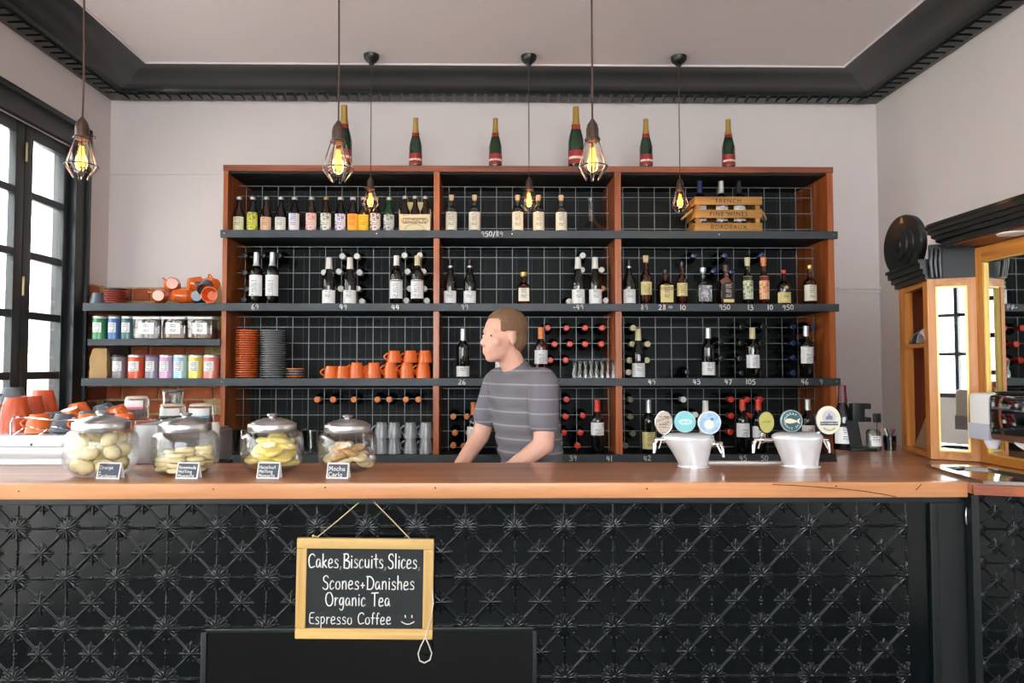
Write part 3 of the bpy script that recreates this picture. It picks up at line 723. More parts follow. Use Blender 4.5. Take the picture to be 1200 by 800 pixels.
lying('k', [(870,383),(895,383),(845,401),(869,402),(893,402),(846,420),(868,420),(893,438),(806,436),(870,437)], 'lying wine bottle with black cap mid right bay', 'black capped rack bottles in the right bay')
lying('b', [(930,383),(953,383),(930,402),(952,403),(930,419),(953,420),(930,437)], 'lying wine bottle with navy cap at right bay end', 'navy capped rack bottles on the third shelf')
lying('o', [(371.5,468),(390,468),(414.5,468),(442,468),(456,468),(475.5,468),(490,468)], 'lying wine bottle with orange cap above the grey mugs', 'orange capped bottles above the mugs')
lying('o', [(531,488),(547,488),(533,507),(549,507),(531,522),(543,523)], 'lying bottle with orange cap left of the barman', 'orange capped bottles on the bottom shelf')
lying('r', [(644,468),(664,468),(663,488),(683,487),(661,507),(680,507),(677,522),(644,488)], 'lying bottle with red cap right of the barman below', 'red capped rack bottles on the bottom shelf')
lying('d', [(739,468),(739,488),(742,508),(733,522)], 'lying wine bottle with dull tan cap left of taps', 'tan capped rack bottles')
lying('w', [(801,468),(815,486)], 'lying wine bottle with white cap behind left tap', 'white capped bottles behind the taps')
lying('r', [(857,468),(876,468),(857,487),(877,487),(856,506),(891,468)], 'lying wine bottle with red cap between the taps', 'red capped bottles behind the taps')
# wooden crate
cx = WX(847, 3.98, ZS[0]+.1)
cr = thing('wine_crate', 'small slatted pine crate with stencilled words and rope handles on the top shelf', 'crate', (cx, 3.966, ZS[0]))
slat = mesh(box(NB(), -.195, .195, -.005, .005, -.0235, .0235, bev=.002), 'slat', CRATE)
slat_s = mesh(box(NB(), -.075, .075, -.005, .005, -.0235, .0235, bev=.002), 'slat', CRATE)
INK = mat('stencil_ink', (58,36,20), .8)
for i, (z, word) in enumerate(((.025,'BORDEAUX'), (.101,'FINE WINES'), (.177,'FRENCH'))):
    s1 = link('slat', slat, cr, (0, -.078, z)); link('slat', slat, cr, (0, .078, z))
    link('lettering', text_mesh(word, .034, INK, spacing=1.25), s1, (0, -.0055, -.002), (PI/2, 0, 0))
    for s in (-1, 1): link('slat', slat_s, cr, (s*.19, 0, z), (0, 0, PI/2))
for sx_ in (-1, 1):
    for sy_ in (-1, 1): obj('corner_post', box(NB(), sx_*.172-.012, sx_*.172+.012, sy_*.062-.011, sy_*.062+.011, .002, .198), CRATE, cr, smooth=False)
    obj('rope_handle', tube(NB(), [(sx_*(.197+.05*math.sin(a)), -.05+.1*a/PI, .135-.05*math.sin(a)) for a in [PI*k/10 for k in range(11)]], .006, 8), mat('sisal_rope', (176,140,96), .9), cr)
obj('base_board', box(NB(), -.19, .19, -.07, .07, .002, .01), CRATE, cr, smooth=False)
for px, cm, d in ((820,CAPB,'blue'), (845,CAPS,'silver'), (866,BLACKCAP,'black')):
    bottle('bord', .30, .0365, DKG, [(PW,.2,.55,2.6)], (cm,.76,1,1.12), 'wine_bottle', 'wine bottle with '+d+' capsule standing inside the pine crate', 'bottle', 'wines in the crate', (WX(px,3.966,ZS[0]+.2), 3.966, ZS[0]+.011))
# ------------------------------------------------------------------ crockery
def handle_pts(r0, z0, z1, out, n=9):
    return [(-(r0+out*math.sin(PI*k/(n-1))), 0, z0+(z1-z0)*k/(n-1)) for k in range(n)]
def cup_proto(m, rt, rb, h, name, hand=True):
    t = thing(name, 'x', 'cup', (0,0,-5))
    bm = NB(); lathe(bm, [(0,0),(rb,0),(rb+.001,.004),(rb+(rt-rb)*.55,h*.4),(rt,h),(rt-.003,h),(rb+(rt-rb)*.55-.003,h*.4),(rb-.003,.006),(0,.006)], 24)
    obj('bowl', bm, m, t)
    if hand: obj('handle', tube(NB(), handle_pts((rt+rb)/2+.001, h*.2, h*.82, .022), .0045, 8), m, t)
    return t
def place(pr, loc, label, group, rot=(0,0,0)):
    if pr.location.z < -4:
        pr.location = loc; pr.rotation_euler = rot; pr['label'] = label; pr['group'] = group
        bpy.context.view_layer.update(); return pr
    return dup(pr, loc, None, label, group, rot)
c_or = cup_proto(ORANGE, .043, .031, .068, 'coffee_cup')
zb = ZS[2]; gg = 'inverted orange cups in the left bay'
for k, px in enumerate((388, 402, 418, 438, 458, 477, 496)):
    place(c_or, (WX(px,3.955,zb), 3.955, zb+.0685), 'inverted orange cup on the shelf, %s from left in the front row' % ORD[k], gg, (PI, 0, random.uniform(-.5,.3)))
    if k > 1: place(c_or, (WX(px,3.955,zb), 3.955, zb+.0885), 'orange cup nested over the %s front row cup' % ORD[k], gg, (PI, 0, random.uniform(-.4,.3)))
for k, px in enumerate((462, 481, 498)):
    place(c_or, (WX(px,3.955,zb+.1), 3.955, zb+.1575), 'orange cup on top of the pile, %s from left' % ORD[k], gg, (PI, 0, random.uniform(-.4,.2)))
for k, px in enumerate((392, 412, 430)): place(c_or, (WX(px,4.005,zb), 4.005, zb+.0685), 'orange cup in the row behind, %s from left' % ORD[k], gg, (PI, 0, -.6))
c_gr = cup_proto(GREYG, .041, .029, .088, 'coffee_mug')
zb = ZS[3]
for k, px in enumerate((447, 462, 481, 499)):
    for q in range(2): place(c_gr, (WX(px,3.955,zb), 3.955, zb+.0885+q*.0885), 'grey mug inverted in the %s tier, %s from left' % (('lower','upper')[q], ORD[k]), 'grey mugs on the bottom shelf', (PI, 0, random.uniform(-.2,.1)))
# saucers
def saucer(m, r):
    t = obj('saucer', lathe(NB(), [(0,0),(r*.55,0),(r*.6,.002),(r*.93,.0072),(r*.99,.008),(r,.0095),(r*.99,.0122),(r*.95,.0124),(r*.6,.0056),(0,.005)], 32), m); tag(t, 'x', 'saucer'); t.location.z = -5
    return t
sa_o = saucer(ORANGE, .067); sa_g = saucer(GREYG, .070); sa_s = saucer(ORANGE, .054)
zb = ZS[2]
for pr, px, n, lab_, grp in ((sa_o, 289, 21, 'orange saucer in the tall stack', 'orange saucer stack'), (sa_g, 320, 21, 'grey saucer in the tall stack', 'grey saucer stack')):
    dr = 0
    for k in range(n):
        dr += random.uniform(-.003,.003)
        loc = (WX(px,3.985,zb)+dr*.6, 3.985+random.uniform(-.002,.002), zb+k*.0132)
        if k == 0: o = pr; o.location = loc
        else: o = pr.copy(); COL.objects.link(o); o.location = loc
        o['label'] = lab_+', %s from the shelf' % ORD[k] if k < 20 else lab_+', topmost of all'; o['group'] = grp
for k in range(4):
    o = sa_s if k == 0 else sa_s.copy()
    if k: COL.objects.link(o)
    o.location = (WX(346,3.98,zb), 3.98, zb+k*.0145); o['label'] = 'small %s saucer in the short stack, %s from the shelf' % ('grey' if k in (1, 2) else 'orange', ORD[k]); o['group'] = 'short saucer stack'
    if k in (1, 2):
        o.data = o.data.copy(); o.data.materials[0] = GREYG
# glasses
def tumbler(r, h, m=CLG, name='tumbler'):
    t = obj(name, lathe(NB(), [(0,0),(r*.8,0),(r*.82,.004),(r,h),(r-.0018,h),(r*.8-.0018,.01),(0,.01)], 20), m); tag(t, 'x', 'glass'); t.location.z = -5; return t
tb = tumbler(.034, .135)
for ti, (px, yy) in enumerate(((273,3.95),(287,3.95),(301,3.96),(280,4.0),(345,3.95),(357,3.96),(368,3.95),(352,4.0),(430,3.97),(333,3.95))):
    o = tb if tb.location.z < -4 else tb.copy()
    if o is not tb: COL.objects.link(o)
    o.location = (WX(px,yy,ZS[3]), yy, ZS[3]); tag(o, 'clear tumbler on the bottom shelf, '+('left front','second left front','third left front','left back','first behind third jar','second behind third jar','third between jars','back between jars','behind rightmost jar','behind third jar lid')[ti], 'glass', 'tumblers on the bottom shelf')
sg = obj('shot_glass', lathe(NB(), [(0,0),(.0165,0),(.017,.03),(.008,.055),(.0075,.06),(.0155,.094),(.016,.1),(.0145,.1),(.006,.062),(.015,.03),(.0145,.004),(0,.004)], 18), CLG); tag(sg, 'x', 'glass')
for k in range(8):
    o = sg if k == 0 else sg.copy()
    if k: COL.objects.link(o)
    o.location = (WX(673+k*6.6,3.95,ZS[2]), 3.95, ZS[2]); tag(o, 'small clear shot glass in the row right of the barman, %s from left' % ORD[k], 'glass', 'shot glasses in the middle bay')
# ledge above the brickwork: cups and plates
zb = ZS[1]; c_sl = cup_proto(SLATEG, .046, .03, .066, 'coffee_cup')
place(c_sl, (WX(115,3.97,zb), 3.97, zb+.0665), 'grey cup upside down at the left end of the ledge by the window', 'slate cups', (PI,0,PI))
pl = saucer(mat('rust_plate', (160,62,44), .35), .06); pl.name = 'side_plate'
for k in range(7):
    o = pl if k == 0 else pl.copy()
    if k: COL.objects.link(o)
    o.location = (WX(135,3.97,zb), 3.97, zb+k*.0132); tag(o, 'rust red side plate on the ledge by the window, %s from the bottom' % ORD[k], 'plate', 'rust side plates')
    if k == 6: o.data = o.data.copy(); o.data.materials[0] = SLATEG; o['label'] = 'dark grey side plate on top of the rust red plates'; del o['group']
c_led = cup_proto(ORANGE, .046, .03, .066, 'coffee_cup'); gl = 'tumbled orange cup on the ledge left of the shelving, '
for (px, yy, dz, rot), dl in zip(((187,3.94,.043,(-PI/2,.4,.3)),(204,3.93,.043,(-PI/2,.2,-.9)),(215,3.95,.043,(-PI/2,.9,-.5)),(251,3.95,.043,(PI/2,0,.1)),(203,3.96,.115,(-PI/2,.6,.4)),(222,3.96,.115,(-PI/2,.3,-.9)),(236,3.98,.112,(-PI/2,.2,-.4)),(254,3.98,.115,(-PI/2,1.2,.9))), ('lowest leftmost','second in the lower row','third in the lower row','lower right by the upright','upper leftmost','second in the upper row','third in the upper row','upper right by the upright')):
    place(c_led, (WX(px,yy,zb), yy-.02, zb+dz+.004), gl+dl, 'tumbled orange cups on the ledge', rot)
place(c_sl, (WX(232,3.95,zb), 3.93, zb+.047), 'slate grey cup lying low in the orange pile on the ledge', 'slate cups in the pile', (-PI/2,.2,.2))
place(c_sl, (WX(244,3.97,zb), 3.95, zb+.122), 'slate grey cup tilted on top of the orange pile on the ledge', 'slate cups in the pile', (2.4,.3,.5))
# tea tins
def tin(px, wpx, z, hpx, col, d, Y=3.96, name='tea_tin', stripe=None):
    r = wpx/2/800*Y; h = hpx/800*Y
    t = thing(name, d, 'tin', (WX(px,Y,z), Y, z))
    obj('can', lathe(NB(), [(0,0),(r,0),(r,h*.9),(r*.96,h*.92),(0,h*.92)], 24), mat('tin_'+str(col), col, .35, metal=.25, coat=.3), t)
    obj('lid', lathe(NB(), [(0,h*.9),(r*1.01,h*.9),(r*1.01,h*.98),(r*.97,h),(0,h)], 24), CAPS if stripe is None else mat('lid_'+str(stripe), stripe, .35, metal=.3), t)
    obj('paper_label', patch(NB(), lambda z_: r, h*.3, h*.72, 1.3), PW, t)
ZM2 = ZM
tin(117,16,ZM2,27,(54,132,84),'green tea tin, leftmost on the small middle shelf'); tin(134,14,ZM2,27,(76,110,168),'blue tea tin second on the small middle shelf'); tin(150,15,ZM2,27,(70,112,112),'dark teal tea tin left of the plastic tubs')
TUB = glass('tub_plastic', (226,224,222), .6, .15)
for px, wd, d, c in ((176,30,'left',(206,200,196)), (207,28,'middle',(178,140,120)), (238,28,'right',(170,120,106))):
    t = thing('plastic_tub', 'clear lidded tub of dry goods, %s of the three tubs' % d, 'tub', (WX(px,3.97,ZM2), 3.97, ZM2)); a = wd/2/800*3.97
    obj('tub_body', box(NB(), -a, a, -.05, .05, 0, .115, bev=.008), TUB, t); obj('contents', box(NB(), -a*.9, a*.9, -.043, .043, .004, .07, bev=.01), mat('dry_'+d, c, .9, bump=.6, bscale=200), t)
    obj('lid', box(NB(), -a*1.03, a*1.03, -.053, .053, .115, .13, bev=.004), mat('tub_lid', (226,228,228), .4), t); obj('paper_label', box(NB(), -a*.6, a*.6, -.052, -.0505, .03, .095), PW, t, smooth=False)
for px, wd, c, s, d in ((140.5,17,(112,110,112),(40,40,42),'grey tea tin beside the paper bag'),(160,19,(214,80,44),None,'orange red tea tin'),(178.5,16,(136,130,142),(120,60,110),'mauve grey tea tin'),(195,16,(206,160,190),None,'lilac pink tea tin'),(212,17,(160,196,214),None,'pale blue tea tin'),(229.5,17,(222,212,92),None,'lime yellow tea tin'),(247.5,18,(226,130,120),None,'salmon pink tea tin at the right end')):
    tin(px, wd, ZS[2], 27, c, d+' on the shelf above the bare bricks', stripe=s)
pb = thing('paper_bag', 'crumpled brown paper bag at the left end of the tea tins', 'bag', (WX(118,3.98,ZS[2]), 3.98, ZS[2]))
bm = box(NB(), -.05, .05, -.03, .03, 0, .165); bmesh.ops.subdivide_edges(bm, edges=bm.edges[:], cuts=5, use_grid_fill=True)
for v in bm.verts:
    k = v.co.z/.165; v.co.x *= 1-.25*max(0, k-.5)*2*(1 if v.co.x > 0 else .6); v.co.y *= 1-.7*max(0, k-.6)*2.5*.8
    if v.co.z > .001: v.co += Vector([random.uniform(-.003,.003) for _ in range(3)])
obj('bag_body', bm, mat('kraft_paper', (170,136,92), .8), pb, ang=20)
obj('bag_fold', box(NB(), -.036, .036, -.012, .004, .15, .172), MC['kraft_paper'], pb, smooth=False)
# ------------------------------------------------------------------ bar counter
ZK = EYE-.3375; YC0, YC1 = 2.0, 2.43
bar = thing('bar_counter', 'long bar with polished timber top and black pressed tin front', 'counter', (0, YC0, 0))
def Bp(name, bm, m, smooth=False):
    for v in bm.verts: v.co.y -= YC0
    return obj(name, bm, m, bar, smooth)
xe = WX(1134, YC0, ZK)
Bp('timber_top', prism(NB(), [(-3.0,YC0+.01),(xe,YC0+.01),(xe,1.99),(1.55,1.95),(1.78,1.6),(2.5,1.6),(2.5,2.9),(WX(985,2.9,ZK),2.95),(WX(970,2.5,ZK),YC1),(-3.0,YC1)], ZK-.03, ZK), COUNTER)
fe = Bp('timber_edge', box(NB(), -3.0, xe, YC0, YC0+.03, ZK-.044, ZK+.0005, bev=.003), EDGEW, True)
CRK = mat('timber_crack', (60,30,18), .9)
bm = NB(); cpx = [(905,567.5),(930,568.5),(960,570.5),(985,572.5),(1010,575),(1035,579),(1050,582)]
tube(bm, [tuple(W(a, b, YC0-.0003)-Vector((0,YC0,0))) for a, b in cpx], .0012, 5); 
tube(bm, [tuple(W(a, b, YC0-.0003)-Vector((0,YC0,0))) for a, b in ((1073,574),(1077,570),(1080,567))], .0012, 5)
for a, b in ((22,575.5),(381,571),(510,571.5),(758,572.5),(980,569.5),(250,573)): ball(bm, tuple(W(a,b,YC0-.0002)-Vector((0,YC0,0))), .0022, (1.3,.3,1), 8)
obj('timber_crack', bm, CRK, bar)
# return section edge, darker red
bm = NB(); tube
vs2 = [(xe,1.975),(1.55,1.935),(1.80,1.58)]
for (xa, ya), (xb, yb) in zip(vs2, vs2[1:]):
    d = Vector((xb-xa, yb-ya)); nrm = Vector((d.y, -d.x)).normalized()*.02
    prism(bm, [(xa,ya),(xb,yb),(xb-nrm.x,yb-nrm.y),(xa-nrm.x,ya-nrm.y)], ZK-.032, ZK-.004)
Bp('return_edge', bm, wood('return_edge_timber', (164,84,44), (122,56,28), axis=0))
YT = 2.03; pitch = 57.2/800*YT
x21 = WX(21, YT, .9); tx = lambda k: x21+pitch*k
zr = WZ(617, YT)                       # first horizontal rib
Bp('front_carcass', box(NB(), -3.0, WX(1140,YT,.9), YT+.004, YC1-.02, 0, ZK-.045), BLACKM)
Bp('top_strip', box(NB(), -3.0, xe-.01, YT-.012, YT+.01, ZK-.064, ZK-.044, bev=.003), BLACK)
# pressed tin tile relief
def relief(u, v):
    au, av = abs(u), abs(v); h = 0
    r = math.hypot(u, v); th = math.atan2(v, u)
    du, dv = .5-au, .5-av; rc = math.hypot(du, dv); tc = math.atan2(dv, du)
    # diagonal bars
    d = abs(au-av)/1.414
    if r > .15 and rc > .2: h = max(h, .6*(max(0, 1-(d/.026)**2))**1.2)
    # grooves beside bars
    # edge ribs and beads
    for e, q in ((du, av), (dv, au)):
        if q < .27: h = max(h, .5*max(0, 1-(e/.021)**2))
        rb = math.hypot(e, q)
        h = max(h, .9*max(0, 1-(rb/.036)**2)**.5, .6*max(0, 1-(math.hypot(e, q-.07)/.022)**2)**.5)
    # centre star of eight leaves and buds
    for k in range(8):
        a = k*PI/4; ca, sa = math.cos(a), math.sin(a); x = u*ca+v*sa; y = -u*sa+v*ca
        L = .235 if k % 2 == 0 else .175
        if 0 < x < L:
            wd = .038*math.sin(PI*min(1, x/L))**.7+.001; h = max(h, .95*max(0, 1-(y/wd)**2)**.5*(1-.4*x/L))
        a2 = a+PI/8; bx, by = .15*math.cos(a2), .15*math.sin(a2)
        h = max(h, .8*max(0, 1-(math.hypot(u-bx, v-by)/.030)**2))
    h = max(h, 1.0*max(0, 1-(r/.035)**2)**.5)
    # corner rosettes, larger
    U_, V_ = du, dv
    for k in range(-1, 9):
        a = k*PI/8; ca, sa = math.cos(a), math.sin(a); x = U_*ca+V_*sa; y = -U_*sa+V_*ca
        L = .26 if k % 2 == 0 else .21
        if .05 < x < L:
            wd = .042*math.sin(PI*min(1, (x-.03)/(L-.03)))**.6+.001; h = max(h, 1.15*max(0, 1-(y/wd)**2)**.5*(1-.3*x/L))
        bx, by = .235*math.cos(a+PI/16), .235*math.sin(a+PI/16)
        h = max(h, .55*max(0, 1-(math.hypot(U_-bx, V_-by)/.022)**2)**.5)
    h = max(h, 1.3*max(0, 1-(rc/.07)**2)**.5)
    return h
def tile_mesh(N=120, amp=.0066):
    vv = []; ff = []
    for j in range(N+1):
        for i in range(N+1):
            u, v = i/N-.5, j/N-.5; vv.append((u, -relief(u, v)*amp, v))
    for j in range(N):
        for i in range(N):
            a = j*(N+1)+i; ff.append((a, a+1, a+N+2, a+N+1))
    return vv, ff
vv, ff = tile_mesh()
def mk_tile(p):
    me = bpy.data.meshes.new('pressed_tin_tile'); me.from_pydata([(a*p, b, c*p) for a, b, c in vv], [], ff); me.materials.append(TIN)
    for q in me.polygons: q.use_smooth = True
    return me
tm_ = mk_tile(pitch)
# partial top row of half tiles
half = bpy.data.meshes.new('pressed_tin_tile')
ztop = ZK-.064
keep = (ztop-zr)/pitch-.5
hv, hf, mp_ = [], [], {}
for i, (a, b, c) in enumerate(vv):
    if c <= keep+.001: mp_[i] = len(hv); hv.append((a*pitch, b, c*pitch))
hf = [tuple(mp_[q] for q in f_) for f_ in ff if all(q in mp_ for q in f_)]
half.from_pydata(hv, [], hf); half.materials.append(TIN)
for q in half.polygons: q.use_smooth = True
xend = WX(1077, YT, .9)
FX0, FX1, FZ = WX(235, 2.0135, .6), WX(629, 2.0135, .6), WZ(735, 2.0135)
for k in range(-2, 19):
    xc = tx(k)+pitch/2
    if xc+pitch/2 > xend+.02: continue
    for rw in range(0, 8):
        zc = zr+pitch/2-rw*pitch
        if xc-pitch/2 > FX0 and xc+pitch/2 < FX1 and zc+pitch/2 < FZ+.02: continue
        link('pressed_tin_tile', half if rw == 0 else tm_, bar, (xc, YT-YC0, zc))
Bp('end_strip', box(NB(), tx(18)+.066, tx(18)+.09, YT-.012, YT+.004, 0, ztop, bev=.003), BLACK)
Bp('tin_backing', box(NB(), -3.0, tx(18)+.08, YT+.001, YT+.004, 0, ztop), TIN)
# plain black door and handle under the end of the counter
dr = Bp('cupboard_door', box(NB(), tx(18)+.09, WX(1141,YT,.9), YT-.006, YT+.004, .05, ztop+.01, bev=.002), BLACKM)
pc = W(1133, 604, YT-.01)
obj('handle', tube(NB(), [(pc.x+.004-.014*math.sin(a), YT-YC0-.008-.012*math.sin(a), pc.z+.028*math.cos(a)) for a in [PI*k/10 for k in range(11)]], .0022, 8), CAPS, dr)
# angled tin return under the sink
rt = thing('sink_cabinet', 'black pressed tin fronted cabinet under the corner sink', 'cabinet', (WX(1143,1.99,.9), 2.0, 0), -.12)
p2 = 39.5/800*1.99; tm2 = mk_tile(p2)
obj('corner_post', box(NB(), -.008, .012, -.012, .02, 0, ZK-.036), BLACK, rt, smooth=False)
obj('carcass', box(NB(), .0, .50, .004, .2, 0, ZK-.036), BLACKM, rt, smooth=False)
for i in range(4):
    for j in range(9): link('pressed_tin_tile', tm2, rt, (.012+p2*(i+.5), 0, ZK-.036-p2*(j+.5)))
# dark glazed hatch low in the bar front
hc = thing('glazed_hatch', 'black framed dark glass display hatch low in the bar front', 'hatch', ((FX0+FX1)/2, 2.0135, 0)); hw = (FX1-FX0)/2
bm = NB(); box(bm, -hw, -hw+.016, 0, .014, .05, FZ, bev=.002); box(bm, hw-.012, hw, 0, .014, .05, FZ, bev=.002); box(bm, -hw, hw, 0, .014, FZ-.012, FZ, bev=.002)
obj('hatch_frame', bm, BLACK, hc)
obj('glass_panel', box(NB(), -hw+.015, hw-.011, .006, .009, .06, FZ-.012), mat('dark_glass', (5,8,10), .04), hc, smooth=False)
# hanging chalkboard
A = W(347.5, 631, 2.0); B_ = W(507.5, 748, 2.0); bw = B_.x-A.x; bh = A.z-B_.z
cbd = thing('hanging_chalkboard', 'small pine framed chalkboard menu hung on string from the bar', 'chalkboard', ((A.x+B_.x)/2, 2.004, (A.z+B_.z)/2), rot=(0, .012, 0))
fw = .0295
def rr_box(bm, x0, x1, z0, z1): return box(bm, x0, x1, -.008, .008, z0, z1, bev=.003)
obj('frame_rail', rr_box(NB(), -bw/2, bw/2, bh/2-fw, bh/2), FRAMEW, cbd); obj('frame_rail', rr_box(NB(), -bw/2, bw/2, -bh/2, -bh/2+fw), FRAMEW, cbd)
fz = wood('slate_frame_pine_upright', (214,178,112), (190,150,84), axis=2, rough=.5, coat=.1, dark=(160,120,70))
obj('frame_rail', rr_box(NB(), -bw/2, -bw/2+fw, -bh/2+fw, bh/2-fw), fz, cbd); obj('frame_rail', rr_box(NB(), bw/2-fw, bw/2, -bh/2+fw, bh/2-fw), fz, cbd)
slt = obj('slate', box(NB(), -bw/2+fw-.002, bw/2-fw+.002, -.002, .003, -bh/2+fw-.002, bh/2-fw+.002), SLATEB, cbd, smooth=False)
def brd(px, py):
    p = W(px, py, 2.0); return p.x-cbd.location.x, p.z-cbd.location.z
lines = []
for s, x0, x1, yb, hh in (('Cakes, Biscuits, Slices,',361,494,665.5,15.5), ('Scones+Danishes',378,487,690.5,14.5), ('Organic Tea',381.5,458.5,710,14.5), ('Espresso Coffee',362.5,460,731.5,12.5)):
    xa, za = brd(x0, yb); xb, _ = brd(x1, yb); h = hh/400
    if s[0] == 'C': s = 'Cakes,Biscuits,Slices,'
    lines.append((s, xa, za, h, (xb-xa)/textw(s, h, 1)))
o = chalk(lines, CHALKM, 'chalk_lettering', cbd, .09, .02); o.location.y = -.0026
sm = []
xa, za = brd(474, 722); 
smb = NB()
def dots(pts, r): tube(smb, [(p[0], -.003, p[1]) for p in pts], r, 5)
dots([brd(475,720), brd(475.5,723)], .0016); dots([brd(483,720), brd(483,723)], .0016)
dots([brd(470.5+k*1.7, 727.5+3.2*math.sin(PI*k/9)) for k in range(10)], .0014)
obj('chalk_smile', smb, CHALKM, cbd)
STR = mat('jute_string', (196,172,130), .9)
def P3(px, py, dy=0): p = W(px, py, 2.0); return (p.x-cbd.location.x, dy, p.z-cbd.location.z)
obj('hanging_string', tube(NB(), [P3(368,628,-.009), P3(372,629,-.009), P3(395,610,.0), P3(418,590,.012)], .0016, 6), STR, cbd)
obj('hanging_string', tube(NB(), [P3(484,634,-.009), P3(480,630,-.009), P3(458,609,0), P3(436,589,.012)], .0016, 6), STR, cbd)
obj('cord_loop', tube(NB(), [P3(a, b, -.010) for a, b in ((507,690),(508,705),(506,720),(502,735),(500,743),(494,755),(491,764),(493,772),(498.5,774.5),(505,771),(507,763),(504,755),(500,746),(499,741))], .0019, 6), mat('white_cord', (206,200,190), .8), cbd)
obj('string_knot', ball(NB(), P3(367,628,-.009), .004, n=8), STR, cbd)
# ------------------------------------------------------------------ biscuit jars
def jar_proto():
    t = thing('biscuit_jar', 'x', 'jar', (0,0,-5))
    out = [(0,.0),(.062,.0),(.070,.003),(.088,.018),(.098,.036),(.101,.06),(.101,.105),(.097,.122),(.086,.133),(.076,.138),(.074,.143)]
    inn = [(.072,.143),(.074,.136),(.084,.130),(.0945,.120),(.0975,.105),(.0975,.06),(.094,.037),(.084,.020),(.066,.007),(0,.007)]
    obj('glass_body', lathe(NB(), out+inn, 48), JARG, t)
    ld = obj('lid', lathe(NB(), [(0,.137),(.0775,.137),(.0785,.139),(.0785,.158),(.077,.161),(.070,.1625),(.067,.1665),(.055,.170),(.050,.1735),(.036,.176),(.030,.179),(.0,.180)], 48), STEEL, t)
    obj('knob', lathe(NB(), [(0,.178),(.012,.178),(.010,.183),(.016,.186),(.018,.190),(.015,.194),(0,.196)], 24), STEEL, ld)
    return t
jp = jar_proto()
jars = [(118,2.18,1.06,'leftmost biscuit jar with chrome lid holding round pale cookies, beside the coffee machine'), (216.5,2.21,1.0,'second biscuit jar from the left, holding stacked shortbread'), (318.5,2.24,.975,'third biscuit jar, holding yellow slices'), (407,2.25,.95,'rightmost biscuit jar, holding browned cookies')]
JL = []
for px, Y, k, d in jars:
    loc = Vector((WX(px, Y, ZK), Y, ZK+.0005))
    if jp.location.z < -4: jp.location = loc; jp.scale = (k,k,k*.97); jp['label'] = d; jp['group'] = 'biscuit jars on the bar'; bpy.context.view_layer.update(); KIDS.clear()
    else: dup(jp, loc, None, d, 'biscuit jars on the bar', scale=(k,k,k*.98))
    JL.append((loc, k))
C1 = mat('pale_biscuit', (240,224,176), .8, bump=.3, bscale=120, var=.15, vscale=40); C2 = mat('shortbread', (242,226,178), .8, bump=.3, bscale=120, var=.12, vscale=30)
C3 = mat('yellow_slice', (244,222,132), .7, bump=.3, bscale=90, var=.12, vscale=30); C4 = mat('brown_cookie', (206,160,104), .85, bump=.6, bscale=110, var=.35, vscale=60)
def bisc(me, loc, rot, lab_, grp, nm='biscuit'):
    o = link(nm, me, None, loc, rot); tag(o, lab_, 'biscuit', grp)
m1 = mesh(ball(NB(), (0,0,0), .026, (1,1,.8), 18), 'biscuit', C1)
m2 = mesh(lathe(NB(), [(0,0),(.026,0),(.029,.004),(.029,.009),(.026,.013),(0,.014)], 20), 'biscuit', C2)
bm = lathe(NB(), [(0,0),(.026,0),(.03,.004),(.031,.010),(.026,.016),(0,.018)], 20); 
for v in bm.verts: v.co.x *= 1.25
m3 = mesh(bm, 'biscuit', C3)
bm = ball(NB(), (0,0,0), .029, (1,1,.4), 18)
for v in bm.verts: v.co += Vector([random.uniform(-.0015,.0015) for _ in range(3)])
m4 = mesh(bm, 'biscuit', C4)
L0, k0 = JL[0]
for zz, n, R, a0 in ((.031,7,.061,0),(.031,1,0,0),(.072,6,.062,.5),(.07,1,0,0),(.110,4,.055,.9)):
    for i in range(n):
        a = a0+2*PI*i/max(n,1)
        bisc(m1, (L0.x+R*math.cos(a), L0.y+R*math.sin(a), L0.z+zz*1.0+random.uniform(-.002,.002)), (random.uniform(-.6,.6), random.uniform(-.6,.6), 0), 'round pale dusted cookie inside the leftmost biscuit jar', 'cookies in the leftmost jar')
L0, k0 = JL[1]
for i in range(6):
    a = .5+2*PI*i/6; n = (5,3,4,3,4,3)[i]
    for q in range(n): bisc(m2, (L0.x+.058*math.cos(a)+random.uniform(-.002,.002), L0.y+.058*math.sin(a), L0.z+.012+q*.0145), (random.uniform(-.06,.06), random.uniform(-.06,.06), 0), 'shortbread in second jar, %s stack, %s up' % (('back right','back left','leftmost','front left','front right','rightmost')[i], ORD[q]), 'shortbread in the second jar')
for q in range(5): bisc(m2, (L0.x, L0.y, L0.z+.008+q*.0145), (0,0,0), 'shortbread in second jar, centre stack, %s up' % ORD[q], 'shortbread in the second jar')
L0, k0 = JL[2]
for i in range(20):
    a = 2.4*i; zz = .018+.0042*i; R = .052*(1-(i/34)); rx = .2+.03*i
    xo = R*math.cos(a)+(.012 if i > 10 else 0)
    bisc(m3, (L0.x+xo, L0.y+R*math.sin(a)*.9, L0.z+zz), (random.uniform(-rx,rx), random.uniform(-rx,rx), a), 'yellow sandwich biscuit piled inside the third biscuit jar', 'yellow biscuits in the third jar')
L0, k0 = JL[3]
for i in range(16):
    a = 2.4*i; zz = .020+.0042*i; R = .055*(1-(i/30))
    o_me = m4 if i > 6 else m2
    bisc(o_me, (L0.x+R*math.cos(a), L0.y+R*math.sin(a), L0.z+zz), (random.uniform(-.35,.35), random.uniform(-.35,.35), a), 'browned chunky cookie heaped inside the rightmost biscuit jar' if i > 6 else 'pale flat cookie under the brown ones in the rightmost jar', 'brown cookies in the last jar' if i > 6 else 'pale cookies in the last jar')
